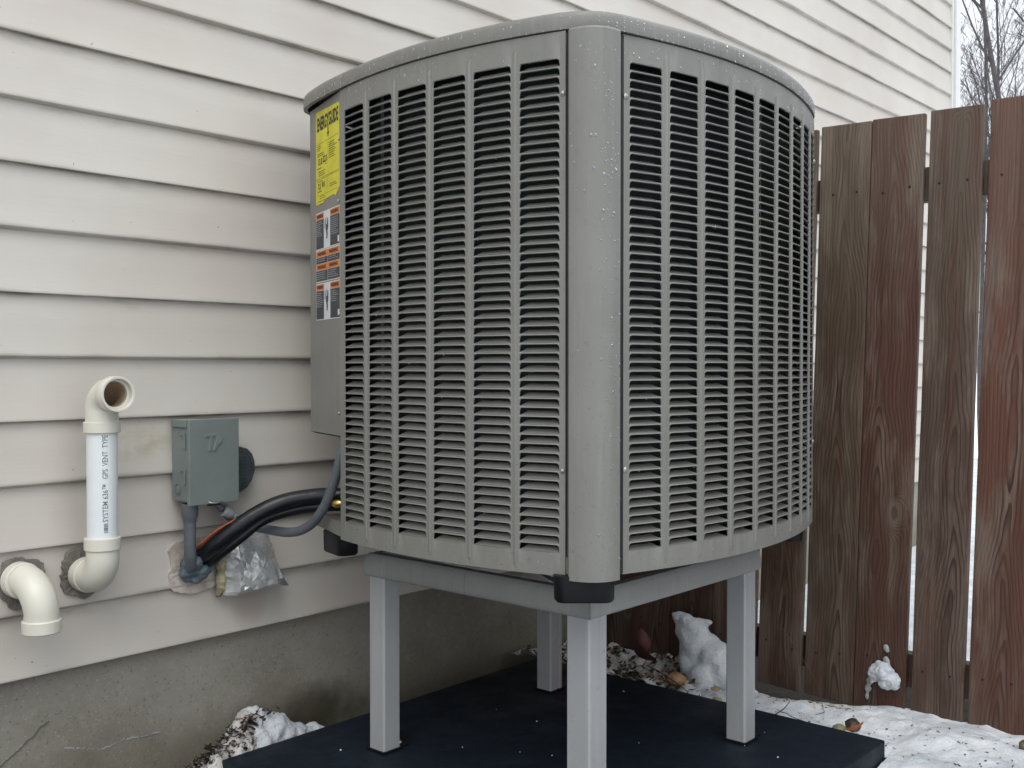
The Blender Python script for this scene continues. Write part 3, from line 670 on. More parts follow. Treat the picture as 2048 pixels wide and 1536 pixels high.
def louver_panel(f, outsign, u0, u1, cols, name='louvered_panel'):
    """sheet following f(u) with slots cut in it; outsign gives the outward side"""
    def pt(u, z, d=0.0):
        p = f(u); t = tan(f, u); n = Vector((t.y, -t.x))*outsign
        q = p - n*d; return (q.x, q.y, z)
    mb = MB(); D = .0016
    def strip(ua, ub, za, zb, step=.02):
        k_ = max(1, int(abs(ub-ua)/step)); vs = []
        for i in range(k_+1):
            u = ua+(ub-ua)*i/k_; vs += [pt(u, za), pt(u, zb)]
        mb.add(vs, [(2*i, 2*i+1, 2*i+3, 2*i+2) for i in range(k_)])
    ribs = []
    edges = [u0]
    for a, b in cols: edges += [a, b]
    edges.append(u1)
    for i in range(0, len(edges), 2):
        a, b = edges[i], edges[i+1]
        if 0 < i < len(edges)-2:       # embossed stiffening ridge between columns
            c = (a+b)/2; us = [a, c-.0030, c-.0010, c+.0010, c+.0030, b]; dd = [0, 0, -.0028, -.0028, 0, 0]
            zz = [ZB, SZ0-.028, SZ0-.022, SZ1+.016, SZ1+.022, ZT]; on = [0, 0, 1, 1, 0, 0]; vs = []
            for zi, z in enumerate(zz):
                for ui, u in enumerate(us): vs.append(pt(u, z, dd[ui]*on[zi]))
            mb.add(vs, [(zi*6+ui, zi*6+ui+1, (zi+1)*6+ui+1, (zi+1)*6+ui) for zi in range(5) for ui in range(5)])
        else: strip(a, b, ZB, ZT)
    for a, b in cols: strip(a, b, ZB, SZ0); strip(a, b, SZ1, ZT)
    # rolled vertical and bottom hems
    for u, s in ((u0, 1), (u1, -1)):
        mb.add([pt(u, ZB), pt(u, ZT), pt(u, ZT, .012), pt(u, ZB, .012)], [(0, 1, 2, 3)])
    k_ = 24; vs = []
    for i in range(k_+1): u = u0+(u1-u0)*i/k_; vs += [pt(u, ZB), pt(u, ZB, .012)]
    mb.add(vs, [(2*i, 2*i+1, 2*i+3, 2*i+2) for i in range(k_)])
    # slot cells: rounded top corners, side walls flaring out towards the bottom
    for a, b in cols:
        s = 1 if b > a else -1
        for r_ in range(NR):
            z0 = SZ0+r_*SP; z1 = z0+SP; zl = z0+.0012; zh = z1-LIP+.0012
            w_ = b-a; f1 = .0024; rc = .0040
            hole = [(a+.0008, zl), (a+f1*.75, zh-rc), (a+f1+.0010, zh-rc*.3), (a+f1+rc, zh), (b-f1-rc, zh), (b-f1-.0010, zh-rc*.3), (b-f1*.75, zh-rc), (b-.0008, zl)]
            k1 = [(a, z0), (a, zh-rc), (a, z1), (a+f1+rc, z1), (b-f1-rc, z1), (b, z1), (b, zh-rc), (b, z0)]
            LO = (.0004, 0, -.0009, -.0019, -.0019, -.0009, 0, .0004); vs = [pt(h[0], h[1], q_) for h, q_ in zip(hole, LO)]+[pt(*h) for h in k1]+[pt(h[0]+(.0008 if h[0] < (a+b)/2 else -.0008), h[1]-(.0008 if h[1] > z0+.006 else 0), D) for h in hole]
            fs = [(0, 8, 9, 1), (1, 9, 10, 2), (2, 10, 11, 3), (3, 11, 12, 4), (4, 12, 13, 5), (5, 13, 14, 6), (6, 14, 15, 7), (7, 15, 8, 0)]
            fs += [(i, i+1, 16+i+1, 16+i) for i in range(7)]
            mb.add(vs, fs)
    me = mb.mesh(name, recalc=False)
    bm = bmesh.new(); bm.from_mesh(me); bmesh.ops.remove_doubles(bm, verts=bm.verts, dist=.00005); bm.normal_update()
    for f_ in bm.faces:
        c_ = f_.calc_center_median(); 
        if f_.normal.x*(c_.x-1.94)+f_.normal.y*(c_.y-1.56) < 0 and abs(f_.normal.z) < .9: f_.normal_flip()
    bm.to_mesh(me); bm.free()
    me.polygons.foreach_set('use_smooth', [True]*len(me.polygons)); me.set_sharp_from_angle(angle=R(32))
    panel = keep(link(name, me, M_UNIT), ac)
    return panel, pt
def slat_mesh(pt, a, b, var, deep=1.0, hi=1.0):
    """one louver blade: springs from the lower edge of a slot and curls inwards and up"""
    prof = [(d_*deep, h_*hi, s_) for d_, h_, s_ in ((0.0, .0010, 0), (.0013, .0013, .05), (.0048, .0030, .3), (.0090, .0060, .6), (.0130, .0088, .85), (.0140, .0093, .9))]
    rn = random.Random(var); k_ = 8; vs = []
    for (d, h, sh) in prof:
        for i in range(k_+1):
            u = a + .0014 + (b-a-.0028)*i/k_ + (.0075*sh*(1 if i < k_/2 else -1) if i in (0, k_) else (.0025*sh*(1 if i < k_/2 else -1)))
            end = .0022*sh if i in (0, k_) else 0
            vs.append(pt(u, h-end+.0004*rn.uniform(-1, 1)*sh, d))
    n = k_+1
    fs = [(j*n+i, j*n+i+1, (j+1)*n+i+1, (j+1)*n+i) for j in range(len(prof)-1) for i in range(k_)]
    me = bpy.data.meshes.new('louver_slat'); me.from_pydata(vs, [], fs)
    me.polygons.foreach_set('use_smooth', [True]*len(fs)); me.materials.append(M_SLAT); return me
def fill(panel, pt, cols, single_cols, deep=1.0, hi=.96):
    rest = MB()
    for ci, (a, b) in enumerate(cols):
        ms = [slat_mesh(pt, a, b, ci*10+q, deep, hi) for q in range(3)]
        rn = random.Random(ci)
        for r_ in range(NR):
            z0 = SZ0+r_*SP; me = rn.choice(ms)
            if r_ < single_cols.get(ci, 0):
                o = bpy.data.objects.new('louver_slat', me); COL.objects.link(o); o.parent = panel
                o.matrix_parent_inverse = Matrix.Identity(4); o.location = (0, 0, z0+rn.uniform(-.0003, .0003))
            else: rest.add([(v.co.x, v.co.y, v.co.z+z0) for v in me.vertices], [tuple(p.vertices) for p in me.polygons])
    if rest.v:
        o = link('louver_slat_rows', rest.mesh('louver_slat_rows', smooth=60, recalc=False), M_SLAT); o.parent = panel; o['kind'] = 'stuff'
PL, ptL = louver_panel(fL, -1, 1.1745, 1.7975, [(a, b) for a, b in COLS_L])
PL.matrix_parent_inverse = Matrix.Translation(-Vector(ac.location))
fill(PL, ptL, COLS_L, {0: NR, 1: NR, 2: NR})
PRt, ptR = louver_panel(fR, 1, 1.5550, 2.405, COLS_R)
fill(PRt, ptR, COLS_R, {0: NR, 1: NR, 2: 30}, 1.15, .78)
# panels on the two sides turned away
def plain_panel(f, sgn, u0, u1, zb=ZB, zt=ZT, name='rear_panel'):
    mb = MB(); k_ = 20; vs = []
    for i in range(k_+1):
        u = u0+(u1-u0)*i/k_; p = f(u); t = tan(f, u); n = Vector((t.y, -t.x))*sgn; q = p-n*.002
        vs += [(p.x, p.y, zb), (p.x, p.y, zt), (q.x, q.y, zt), (q.x, q.y, zb)]
    m = 4; fs = [(i*m+j, i*m+(j+1) % m, (i+1)*m+(j+1) % m, (i+1)*m+j) for i in range(k_) for j in range(m)]+[(0, 1, 2, 3), tuple(k_*m+j for j in (3, 2, 1, 0))]
    mb.add(vs, fs); return keep(mb.obj(name, M_UNIT, smooth=40), ac)
PF, ptF = louver_panel(fF, 1, 1.255, 1.890, [(1.275+i*.1, 1.352+i*.1) for i in range(6)])
fill(PF, ptF, [(1.275+i*.1, 1.352+i*.1) for i in range(6)], {})
plain_panel(fB, -1, 1.76, 2.395)
# corner posts: convex strips standing in shallow dark reveals
def post(p0, p1, sag, name='corner_post', ext=.014, z0=ZB-.004, z1=ZT-.001):
    p0, p1 = Vector(p0), Vector(p1); ch = p1-p0; c = ch.length; mid = (p0+p1)/2
    n = Vector((ch.y, -ch.x)).normalized()
    if n.dot(mid-Vector((1.94, 1.56))) < 0: n = -n
    pts = []; k_ = 22
    for i in range(k_+1):
        t = i/k_*2-1; b = (1-t*t); pts.append(p0.lerp(p1, i/k_)+n*sag*b)
    pts = [p0-n*ext]+pts+[p1-n*ext]
    m = len(pts); vs = [(p.x, p.y, z0) for p in pts]+[(p.x, p.y, z1-.008) for p in pts]+[(p.x, p.y, z1-.004) for p in pts]+[((p+(Vector((1.94, 1.56))-p).normalized()*.003).x, (p+(Vector((1.94, 1.56))-p).normalized()*.003).y, z1) for p in pts]
    mb = MB(); mb.add(vs, [(r_*m+i, r_*m+i+1, (r_+1)*m+i+1, (r_+1)*m+i) for r_ in range(3) for i in range(m-1)]+[tuple(range(m))])
    return keep(mb.obj(name, M_UNIT, smooth=20), ac)
post((1.4605, 1.1580), (1.5280, 1.0947), .021)
post((2.412, 1.150), (2.456, 1.238), .020)
post((2.4380, 1.905), (2.405, 1.985), .014)
post((1.742, 2.062), (1.548, 2.008), .010, 'rear_post', z0=-.150)
# inner liner so that the reveals read dark
def loop_pts(off=0.0, n=20, cut=False):
    P = [fL(1.168+(1.80-1.168)*i/n) for i in range(n+1)]
    P += [Vector((1.545, 2.005)), Vector((1.575, 2.03))] if not cut else [Vector((1.75, 1.80))]
    P += [fB(1.62+(2.39-1.62)*i/n) for i in range(n+1)] if not cut else [fB(1.75+(2.39-1.75)*i/n) for i in range(n+1)]
    P += [Vector((2.44, 1.95))]
    P += [fF(1.885-(1.885-1.25)*i/n) for i in range(n+1)]
    P += [Vector((2.447, 1.187)), Vector((2.425, 1.160))]
    P += [fR(2.40-(2.40-1.555)*i/n) for i in range(n+1)]
    P += [Vector((1.520, 1.092)), Vector((1.497, 1.105)), Vector((1.478, 1.125)), Vector((1.466, 1.146))]
    if off:
        out = []
        for i, p in enumerate(P):
            t = (P[(i+1) % len(P)]-P[i-1]).normalized(); out.append(p+Vector((-t.y, t.x))*off)
        return out
    return P
def wall_loop(P, z0, z1, name, mat, cap0=False, cap1=False, smooth=40):
    m = len(P); mb = MB(); vs = [(p.x, p.y, z0) for p in P]+[(p.x, p.y, z1) for p in P]
    fs = [(i, (i+1) % m, m+(i+1) % m, m+i) for i in range(m)]
    if cap0: fs.append(tuple(range(m))[::-1])
    if cap1: fs.append(tuple(range(m, 2*m)))
    mb.add(vs, fs); return keep(mb.obj(name, mat, smooth=smooth), ac)
# find which sign of offset goes outward
_t = loop_pts(.01)[5]; SG = 1 if _t.x < loop_pts()[5].x else -1
inner = loop_pts(-.042*SG, cut=True)
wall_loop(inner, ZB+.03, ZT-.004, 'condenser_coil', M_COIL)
for u in [1.612, 1.628, 1.662, 1.668, 1.725, 1.745]:
    p = fL(u); mb = MB(); mb.tube([(p.x+.034, p.y, ZB+.04), (p.x+.034, p.y, ZT-.03)], .0014, 6); keep(mb.obj('coil_wire', M_WIRE, smooth=60), ac)
for u in [1.90, 2.03]:
    p = fR(u); mb = MB(); mb.tube([(p.x, p.y+.034, ZB+.04), (p.x, p.y+.034, ZT-.03)], .0014, 6); keep(mb.obj('coil_wire', M_WIRE, smooth=60), ac)
# dark strips added behind the panel-to-post gaps to stand in for shade
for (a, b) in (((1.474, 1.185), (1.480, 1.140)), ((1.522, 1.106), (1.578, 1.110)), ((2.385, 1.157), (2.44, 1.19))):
    mb = MB(); mb.add([(*a, ZB+.002), (*b, ZB+.002), (*b, ZT-.002), (*a, ZT-.002)], [(0, 1, 2, 3)]); keep(mb.obj('gap_shade_strip', M_DARK), ac)
# base pan
wall_loop(loop_pts(-.004*SG), ZB+.004, ZB+.034, 'base_pan', M_UNIT, cap0=True, cap1=True)
# service bulkhead below the service panel, set back so that the corner is open
mb = MB(); mb.box(1.470, 1.752, 1.7885, 1.7915, ZB+.035, -.148); mb.box(1.747, 1.7495, 1.792, 2.06, ZB+.035, -.148); keep(mb.obj('valve_bulkhead', M_UNIT), ac)
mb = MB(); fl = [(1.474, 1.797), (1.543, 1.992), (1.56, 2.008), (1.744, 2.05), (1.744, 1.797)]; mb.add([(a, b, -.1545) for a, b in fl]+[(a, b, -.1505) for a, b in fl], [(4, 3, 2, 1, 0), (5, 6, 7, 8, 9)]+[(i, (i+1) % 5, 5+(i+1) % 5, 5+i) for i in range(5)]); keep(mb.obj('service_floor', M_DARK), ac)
# service panel (flat) with hem
SA = Vector((1.4655, 1.7985)); SBp = Vector((1.540, 2.004)); st_ = (SBp-SA).normalized(); sn = Vector((-st_.y, st_.x))
if sn.x > 0: sn = -sn
def SP_(s, z, d=0.0): q = SA+st_*s+sn*d; return (q.x, q.y, z)
SLEN = (SBp-SA).length
mb = MB(); vs = []
for d in (0.0, -.012):
    vs += [SP_(0.001, -.1505, d), SP_(SLEN-.004, -.1505, d), SP_(SLEN, -.1505, d-.004), SP_(SLEN, ZT, d-.004), SP_(SLEN-.004, ZT, d), SP_(.001, ZT, d)]
mb.add(vs, [(0, 1, 4, 5), (1, 2, 3, 4), (0, 6, 7, 1), (1, 7, 8, 2), (2, 8, 9, 3), (0, 5, 11, 6)])
keep(mb.obj('service_panel', M_UNIT), ac)
mb = MB()
mb.add([SP_(.002, -.1520, .001), SP_(SLEN-.001, -.1520, .001), SP_(SLEN-.001, -.1520, -.018), SP_(.002, -.1520, -.018)], [(0, 1, 2, 3)]); keep(mb.obj('rubber_edge', M_BLACK), ac)
# top cap
out0 = loop_pts(.0045*SG)[:-4]+[Vector((1.537, 1.0985)), Vector((1.517, 1.104)), Vector((1.499, 1.115)), Vector((1.483, 1.130)), Vector((1.471, 1.148))]
def shrink(P, d): return [p+(P[(i+1) % len(P)]-P[i-1]).normalized().yx*0 for i, p in enumerate(P)]
def offs(P, d):
    r_ = []
    for i, p in enumerate(P):
        t = (P[(i+1) % len(P)]-P[i-1]).normalized(); r_.append(p+Vector((-t.y, t.x))*d*SG)
    return r_
out0[20:23] = [Vector((1.462, 1.83)), Vector((1.482, 1.905)), Vector((1.510, 1.985)), Vector((1.524, 2.020)), Vector((1.550, 2.038))]
# smooth the loop so that its corners are round
Pc = []
src = out0
for i in range(len(src)):
    a, b = src[i], src[(i+1) % len(src)]; k_ = max(1, int((b-a).length/.012)); Pc += [a.lerp(b, j/k_) for j in range(k_)]
for _ in range(14): Pc = [(Pc[i-1]+Pc[i]*2+Pc[(i+1) % len(Pc)])/4 for i in range(len(Pc))]
Pc = offs(Pc, .001)
levels = [(-.010, .6055), (-.0005, .6052), (0, .6065), (0, .6270), (-.0012, .6325), (-.0042, .6365), (-.0085, .6385), (-.06, .6405)]
m = len(Pc); mb = MB(); vs = []
for d, z in levels: vs += [(p.x, p.y, z) for p in offs(Pc, d)]
mb.add(vs, [(j*m+i, j*m+(i+1) % m, (j+1)*m+(i+1) % m, (j+1)*m+i) for j in range(len(levels)-1) for i in range(m)]+[tuple((len(levels)-1)*m+i for i in range(m))])
cap = keep(mb.obj('top_cap', M_UNIT, smooth=40), ac)
mb = MB()
for r_ in [.06+.028*i for i in range(12)]: mb.tube([(1.94+r_*math.cos(a), 1.56+r_*math.sin(a), .6455) for a in [2*math.pi*i/48 for i in range(49)]], .0022, 5, cap=False)
for a in [2*math.pi*i/8 for i in range(8)]: mb.tube([(1.94+.05*math.cos(a), 1.56+.05*math.sin(a), .6455), (1.94+.375*math.cos(a), 1.56+.375*math.sin(a), .6445)], .0025, 5)
keep(mb.obj('fan_guard', M_BLACK, smooth=60), ac)
# feet
def foot(cx, cy, ang, L_=.105, W_=.05):
    mb = MB(); pts = []; r_ = .018
    for sx, sy, a0 in ((1, 1, 0), (-1, 1, 90), (-1, -1, 180), (1, -1, 270)):
        for q in range(5):
            a = R(a0+q*22.5); pts.append((sx*(L_/2-r_)+r_*math.cos(a), sy*(W_/2-r_)+r_*math.sin(a)))
    ca, sa = math.cos(ang), math.sin(ang); m = len(pts); vs = []
    for sc, z in ((.93, ZR1+.0005), (1, ZR1+.005), (1.02, ZB+.003)): vs += [(cx+(a*ca-b*sa)*sc, cy+(a*sa+b*ca)*sc, z) for a, b in pts]
    mb.add(vs, [(j*m+i, j*m+(i+1) % m, (j+1)*m+(i+1) % m, (j+1)*m+i) for j in range(2) for i in range(m)]+[tuple(range(m))[::-1], tuple(range(2*m, 3*m))])
    return keep(mb.obj('foot', M_BLACK, smooth=40), ac)
foot(1.4985, 1.153, R(-48), .108); foot(1.520, 1.868, R(75)); foot(2.370, 1.185, R(40), .07); foot(2.36, 1.93, R(-45))
mb = MB(); mb.add([(1.455, 1.19, ZB-.001), (1.53, 1.14, ZB-.001), (1.50, 1.185, ZR1+.012), (1.60, 1.2, ZB-.001), (1.48, 1.26, ZB-.001)], [(0, 1, 2), (0, 2, 4), (1, 3, 2)]); keep(mb.obj('foot_bracket', M_BLACK, recalc=False), ac)
# screws
def screw(p, n, r_=.0042):
    mb = MB(); mb.lathe([(0, .0042), (r_*.55, .0040), (r_*.7, .0022), (r_*1.3, .0012), (r_*1.3, 0)], p, n, 10); keep(mb.obj('screw', M_SCREW, smooth=50), ac)
for z in (.492, -.186):
    p = fL(1.1795); screw((p.x, p.y, z), (-1, .2, 0)); p = fR(1.5612); screw((p.x, p.y, z), (-.2, -1, 0))
for z in (.50, -.18): p = fR(2.392); screw((p.x, p.y, z), (-.3, -1, 0))
for s_z in ((.004, .366), (-.001, .118), (.004, -.10), (.003, .50)): 
    q = SP_(s_z[0]+.004, s_z[1], .0005); screw(q, (sn.x, sn.y, 0), .003)

# ---- labels on the service panel
def flat(name, mat, parent, polys, d, th=None):
    mb = MB()
    for pl in polys: mb.add([SP_(s, z, d) for s, z in pl], [tuple(range(len(pl)))])
    o = mb.obj(name, mat, recalc=False); o.parent = parent if parent is not ac else ac
    if parent is ac: keep(o, ac)
    return o
def rect(s0, s1, z0, z1): return [(s0, z0), (s1, z0), (s1, z1), (s0, z1)]
W_ = .163
lab = flat('energy_label', M_YEL, ac, [[(.168, .590), (.005, .582), (.003, .398), (.012, .392), (.030, .381), (.045, .386), (.060, .3845), (.083, .3838), (.092, .3795), (.103, .3805), (.118, .376), (.135, .3775), (.150, .3750), (.169, .3770)]], .0005)
# text runs from large s (left) to small s (right)
def label_text(txt, size, s_left, z, d, width=None, bold=0, height=None):
    vs, fs = text_poly(txt, size, bold); mx_ = max(v.x for v in vs); mn = min(v.x for v in vs)
    k_ = width/(mx_-mn) if width else 1; hy = (height/size/.72) if height else 1
    return [[(s_left-(vs[i].x-mn)*k_, z+vs[i].y*hy) for i in f_] for f_ in fs]
pr = label_text("ENERGYGUIDE", .03, .158, .5445, 0, .146, .0012, .030)
pr += [rect(.078, .084, .528, .549), [(.088, .531), (.081, .517), (.074, .531)]]
pr += [rect(.01, .164, .5135, .5143), rect(.082, .0828, .44, .510), rect(.01, .164, .4345, .4353), rect(.01, .164, .4315, .4320), rect(.088, .0886, .404, .43), rect(.01, .16, .3955, .396)]
random.seed(4)
def lines(s_l, s_r, z_t, z_b, step, h, frac=(.6, 1)):
    out = []; z = z_t
    while z > z_b:
        e = s_l-(s_l-s_r)*random.uniform(*frac); s = s_l
        while s > e+.002:
            l = random.uniform(.003, .010); out.append(rect(max(e, s-l), s, z-h/2, z+h/2)); s -= l+.0016
        z -= step
    return out
pr += lines(.157, .125, .509, .497, .0045, .0016) + lines(.157, .09, .491, .4855, .0045, .0018)
pr += label_text("13.0", .015, .152, .4655, 0, .030, .0004, .015)+label_text("22.0", .015, .118, .4680, 0, .030, .0004, .015)
pr += lines(.077, .018, .505, .470, .0048, .0018) + lines(.157, .125, .458, .455, .005, .0022) + lines(.15, .095, .450, .438, .0045, .0016) + lines(.105, .088, .463, .461, .005, .0022)
pr += label_text("7.5", .013, .152, .4100, 0, .018, .0004, .013)+label_text("9.0", .013, .126, .4120, 0, .020, .0004, .013)
pr += lines(.155, .10, .4275, .425, .004, .0016) + lines(.155, .12, .4045, .402, .004, .0022) + lines(.07, .02, .412, .406, .0045, .0016)+lines(.14, .09, .3925, .386, .0045, .0015)+lines(.155, .07, .382, .380, .004, .0014)
flat('printed_text', M_BINK, lab, pr, .0008)
def warn(z0, z1, mode, name='warning_label'):
    s0, s1 = .002, .170; l_ = flat(name, M_WHT, ac, [rect(s0, s1, z0, z1)], .0005)
    b = .0022
    if mode == 'picto':
        hz = z1-.0165
        flat('orange_heading', M_ORG, l_, [rect(s0+b, .068, hz, z1-b), rect(.113, s1-b, hz, z1-b)], .0008)
        flat('dark_field', M_CHA, l_, [rect(s0+b, .068, z0+b, hz-.0008), rect(.113, s1-b, z0+b, hz-.0008)], .0008)
        t = lines(.165, .118, hz-.006, z0+(.008 if z1 < .3 else .03)*1, .0044, .0015)+lines(.064, .012, hz-.006, z0+.026, .0044, .0015)
        if z1 < .3: t = lines(.165, .118, hz-.006, z0+.03, .0044, .0015)+lines(.064, .012, hz-.006, z0+.036, .0044, .0015)
        flat('printed_text', M_LIN, l_, t, .0011)
        flat('small_code', M_WHT, l_, [rect(.006, .017, z0+.006, z0+.020)], .0011)
        cz = (z0+z1)/2+.008   # pictogram: a hand beside a curved fan blade
        hand = [(.099, cz+.020), (.095, cz+.016), (.0965, cz+.004), (.091, cz+.002), (.088, cz+.014), (.085, cz+.019), (.082, cz+.014), (.0815, cz), (.083, cz-.009), (.087, cz-.012), (.085, cz-.018), (.088, cz-.030), (.095, cz-.030), (.094, cz-.018), (.099, cz-.008), (.1005, cz+.006)]
        mb_ = [[(.1075, cz+.014), (.1055, cz+.016), (.1035, cz+.002), (.1065, cz-.006), (.1085, cz-.004), (.106, cz+.003)]]
        flat('pictogram', M_CHA, l_, [hand]+mb_, .0008)
        h = label_text("WARNING", .009, .163, hz+.0038, 0, .045, .0003, .0085)+label_text("WARNING", .009, .064, hz+.0038, 0, .052, .0003, .0085)
        flat('heading_text', M_BINK, l_, h, .0011)
    else:
        zs = [(z1-b, z1-.0165), (z1-.032, z1-.047)]
        flat('orange_heading', M_ORG, l_, [rect(s0+b, s1-b, a-.0, c) if a > c else rect(s0+b, s1-b, c, a) for c, a in [(q[1], q[0]) for q in zs]], .0008)
        flat('dark_field', M_CHA, l_, [rect(s0+b, .0845, z1-.0312, z1-.0173), rect(.0865, s1-b, z1-.0312, z1-.0173), rect(s0+b, .0845, z0+b, z1-.0478), rect(.0865, s1-b, z0+b, z1-.0478)], .0008)
        flat('printed_text', M_LIN, l_, lines(.165, .09, z1-.021, z1-.029, .0046, .0015)+lines(.081, .012, z1-.021, z1-.029, .0046, .0015)+lines(.165, .09, z1-.052, z0+.006, .0046, .0015)+lines(.081, .012, z1-.052, z0+.006, .0046, .0015), .0011)
        flat('heading_text', M_BINK, l_, label_text("WARNING", .009, .158, z1-.0130, 0, .06, .0003, .0085)+label_text("WARNING", .009, .076, z1-.0130, 0, .06, .0003, .0085)+label_text("WARNING", .009, .158, z1-.0435, 0, .06, .0003, .0085)+label_text("WARNING", .009, .076, z1-.0435, 0, .06, .0003, .0085), .0011)
warn(.271, .3565, 'picto'); warn(.1960, .2700, 'bars'); warn(.1090, .1935, 'picto')

# ---- rain drops on the painted metal
random.seed(21)
drops = MB()
ico_v = []; 
bm = bmesh.new(); bmesh.ops.create_icosphere(bm, subdivisions=2, radius=1); iv = [v.co.copy() for v in bm.verts]; if_ = [tuple(v.index for v in f.verts) for f in bm.faces]; bm.free()
def drop(p, n, r_, stretch=1.15):
    n = Vector(n).normalized(); t = Vector((0, 0, 1)); b = n.cross(t).normalized(); t = b.cross(n)
    drops.add([Vector(p)+b*v.x*r_+t*v.y*r_*stretch+n*(v.z*r_*.55) for v in iv], if_)
def out_n(f, u, s): t = tan(f, u); return Vector((t.y*s, -t.x*s, 0))
rr_ = lambda: min(.0028, .00095*math.exp(random.gauss(0, .42)))
for _ in range(620):      # post
    t = random.random(); k_ = t*2-1; p0, p1 = Vector((1.4605, 1.1580)), Vector((1.5280, 1.0947)); ch = p1-p0; n = Vector((-ch.y, ch.x)).normalized()
    if n.dot(Vector((1.49, 1.12))-Vector((1.94, 1.56))) < 0: n = -n
    q = p0.lerp(p1, t)+n*.021*(1-k_*k_)
    if random.random() < .55 and t < .55: continue
    z = random.uniform(ZB+.01, ZT-.03)
    nn = (n + ch.normalized()*k_*.7).normalized(); drop((q.x, q.y, z), (nn.x, nn.y, 0), rr_(), 1.3)
for _ in range(620):      # plain bands of the panels
    side = random.random() < .5; f, s_, a, b = (fL, -1, 1.175, 1.79) if side else (fR, 1, 1.555, 2.39)
    u = random.uniform(a, b); z = random.uniform(SZ1+.004, ZT-.004) if random.random() < .35 else random.uniform(ZB+.004, SZ0-.003)
    p = f(u); n = out_n(f, u, s_); drop((p.x, p.y, z), n, rr_()*.9)
for _ in range(700):      # ribs between the columns
    if random.random() < .5: f, s_, cols = fL, -1, COLS_L
    else: f, s_, cols = fR, 1, COLS_R
    i = random.randrange(len(cols)-1); u = random.uniform(cols[i][1]+.002, cols[i+1][0]-.002); p = f(u); n = out_n(f, u, s_)
    drop((p.x, p.y, random.uniform(SZ0, SZ1)), n, rr_()*.7)
for _ in range(520):      # beads hanging from the louver lips
    if random.random() < .5: f, s_, cols = fL, -1, COLS_L
    else: f, s_, cols = fR, 1, COLS_R
    a, b = random.choice(cols); r_ = random.randrange(NR); u = random.uniform(a+.008, b-.008); p = f(u); n = out_n(f, u, s_)
    drop((p.x+n.x*.0002, p.y+n.y*.0002, SZ0+(r_+1)*SP-LIP+.0008), n, rr_()*.85, 1.5)
for _ in range(620):      # cap
    i = random.randrange(m); p = Pc[i]; n = Vector((p.x-1.94, p.y-1.56, 0)).normalized()
    if p.x > 2.42 or p.y > 1.9: continue
    q = p
    t = (Pc[(i+1) % m]-Pc[i-1]).normalized(); nn = Vector((-t.y*SG, t.x*SG, 0)); drop((q.x, q.y, random.uniform(.607, .630)), nn, rr_()*.95)
for i in range(0, m, 1):  # fringe along the cap's lower edge
    p = Pc[i]
    if random.random() < .5 or p.x > 2.42 or p.y > 1.95: continue
    t = (Pc[(i+1) % m]-Pc[i-1]).normalized(); nn = Vector((-t.y*SG, t.x*SG, 0)); drop((p.x, p.y, .6052), nn, random.uniform(.0008, .0016), 1.3)
me = drops.mesh('water_drops', recalc=False); me.polygons.foreach_set('use_smooth', [True]*len(me.polygons))
o = keep(link('water_drops', me, M_WATER), ac); o['kind'] = 'stuff'

# ================================================================== fence
FX = 2.780
fence = thing('wooden_fence', 'tall brown stained board fence running away from the house wall', 'fence', (FX, 1.0, -.95))
TILT = .029
bounds = [2.140, 2.078, 1.9400, 1.7960, 1.6430, 1.4935, 1.3470, 1.1955, 1.0460, .8970, .7490, .6000, .4520, .3030, .1550, .0060, -.1420, -.2900, -.4390, -.5870, -.7350, -.8830, -1.0310, -1.179]
gaps = {1: .004, 2: .003, 3: .002, 4: .002, 5: .0125, 6: .0125, 7: .003, 8: .0155, 9: .0150, 10: .010, 11: .012}
tops = {5: .672, 6: .6725, 7: .6705, 8: .6695, 9: .6735, 10: .6795}
cols = {5: (.075, .045, .027), 6: (.085, .062, .042), 7: (.085, .040, .028), 8: (.085, .056, .042), 9: (.120, .056, .038), 4: (.075, .035, .025), 3: (.06, .032, .022), 10: (.11, .06, .042)}
random.seed(5)
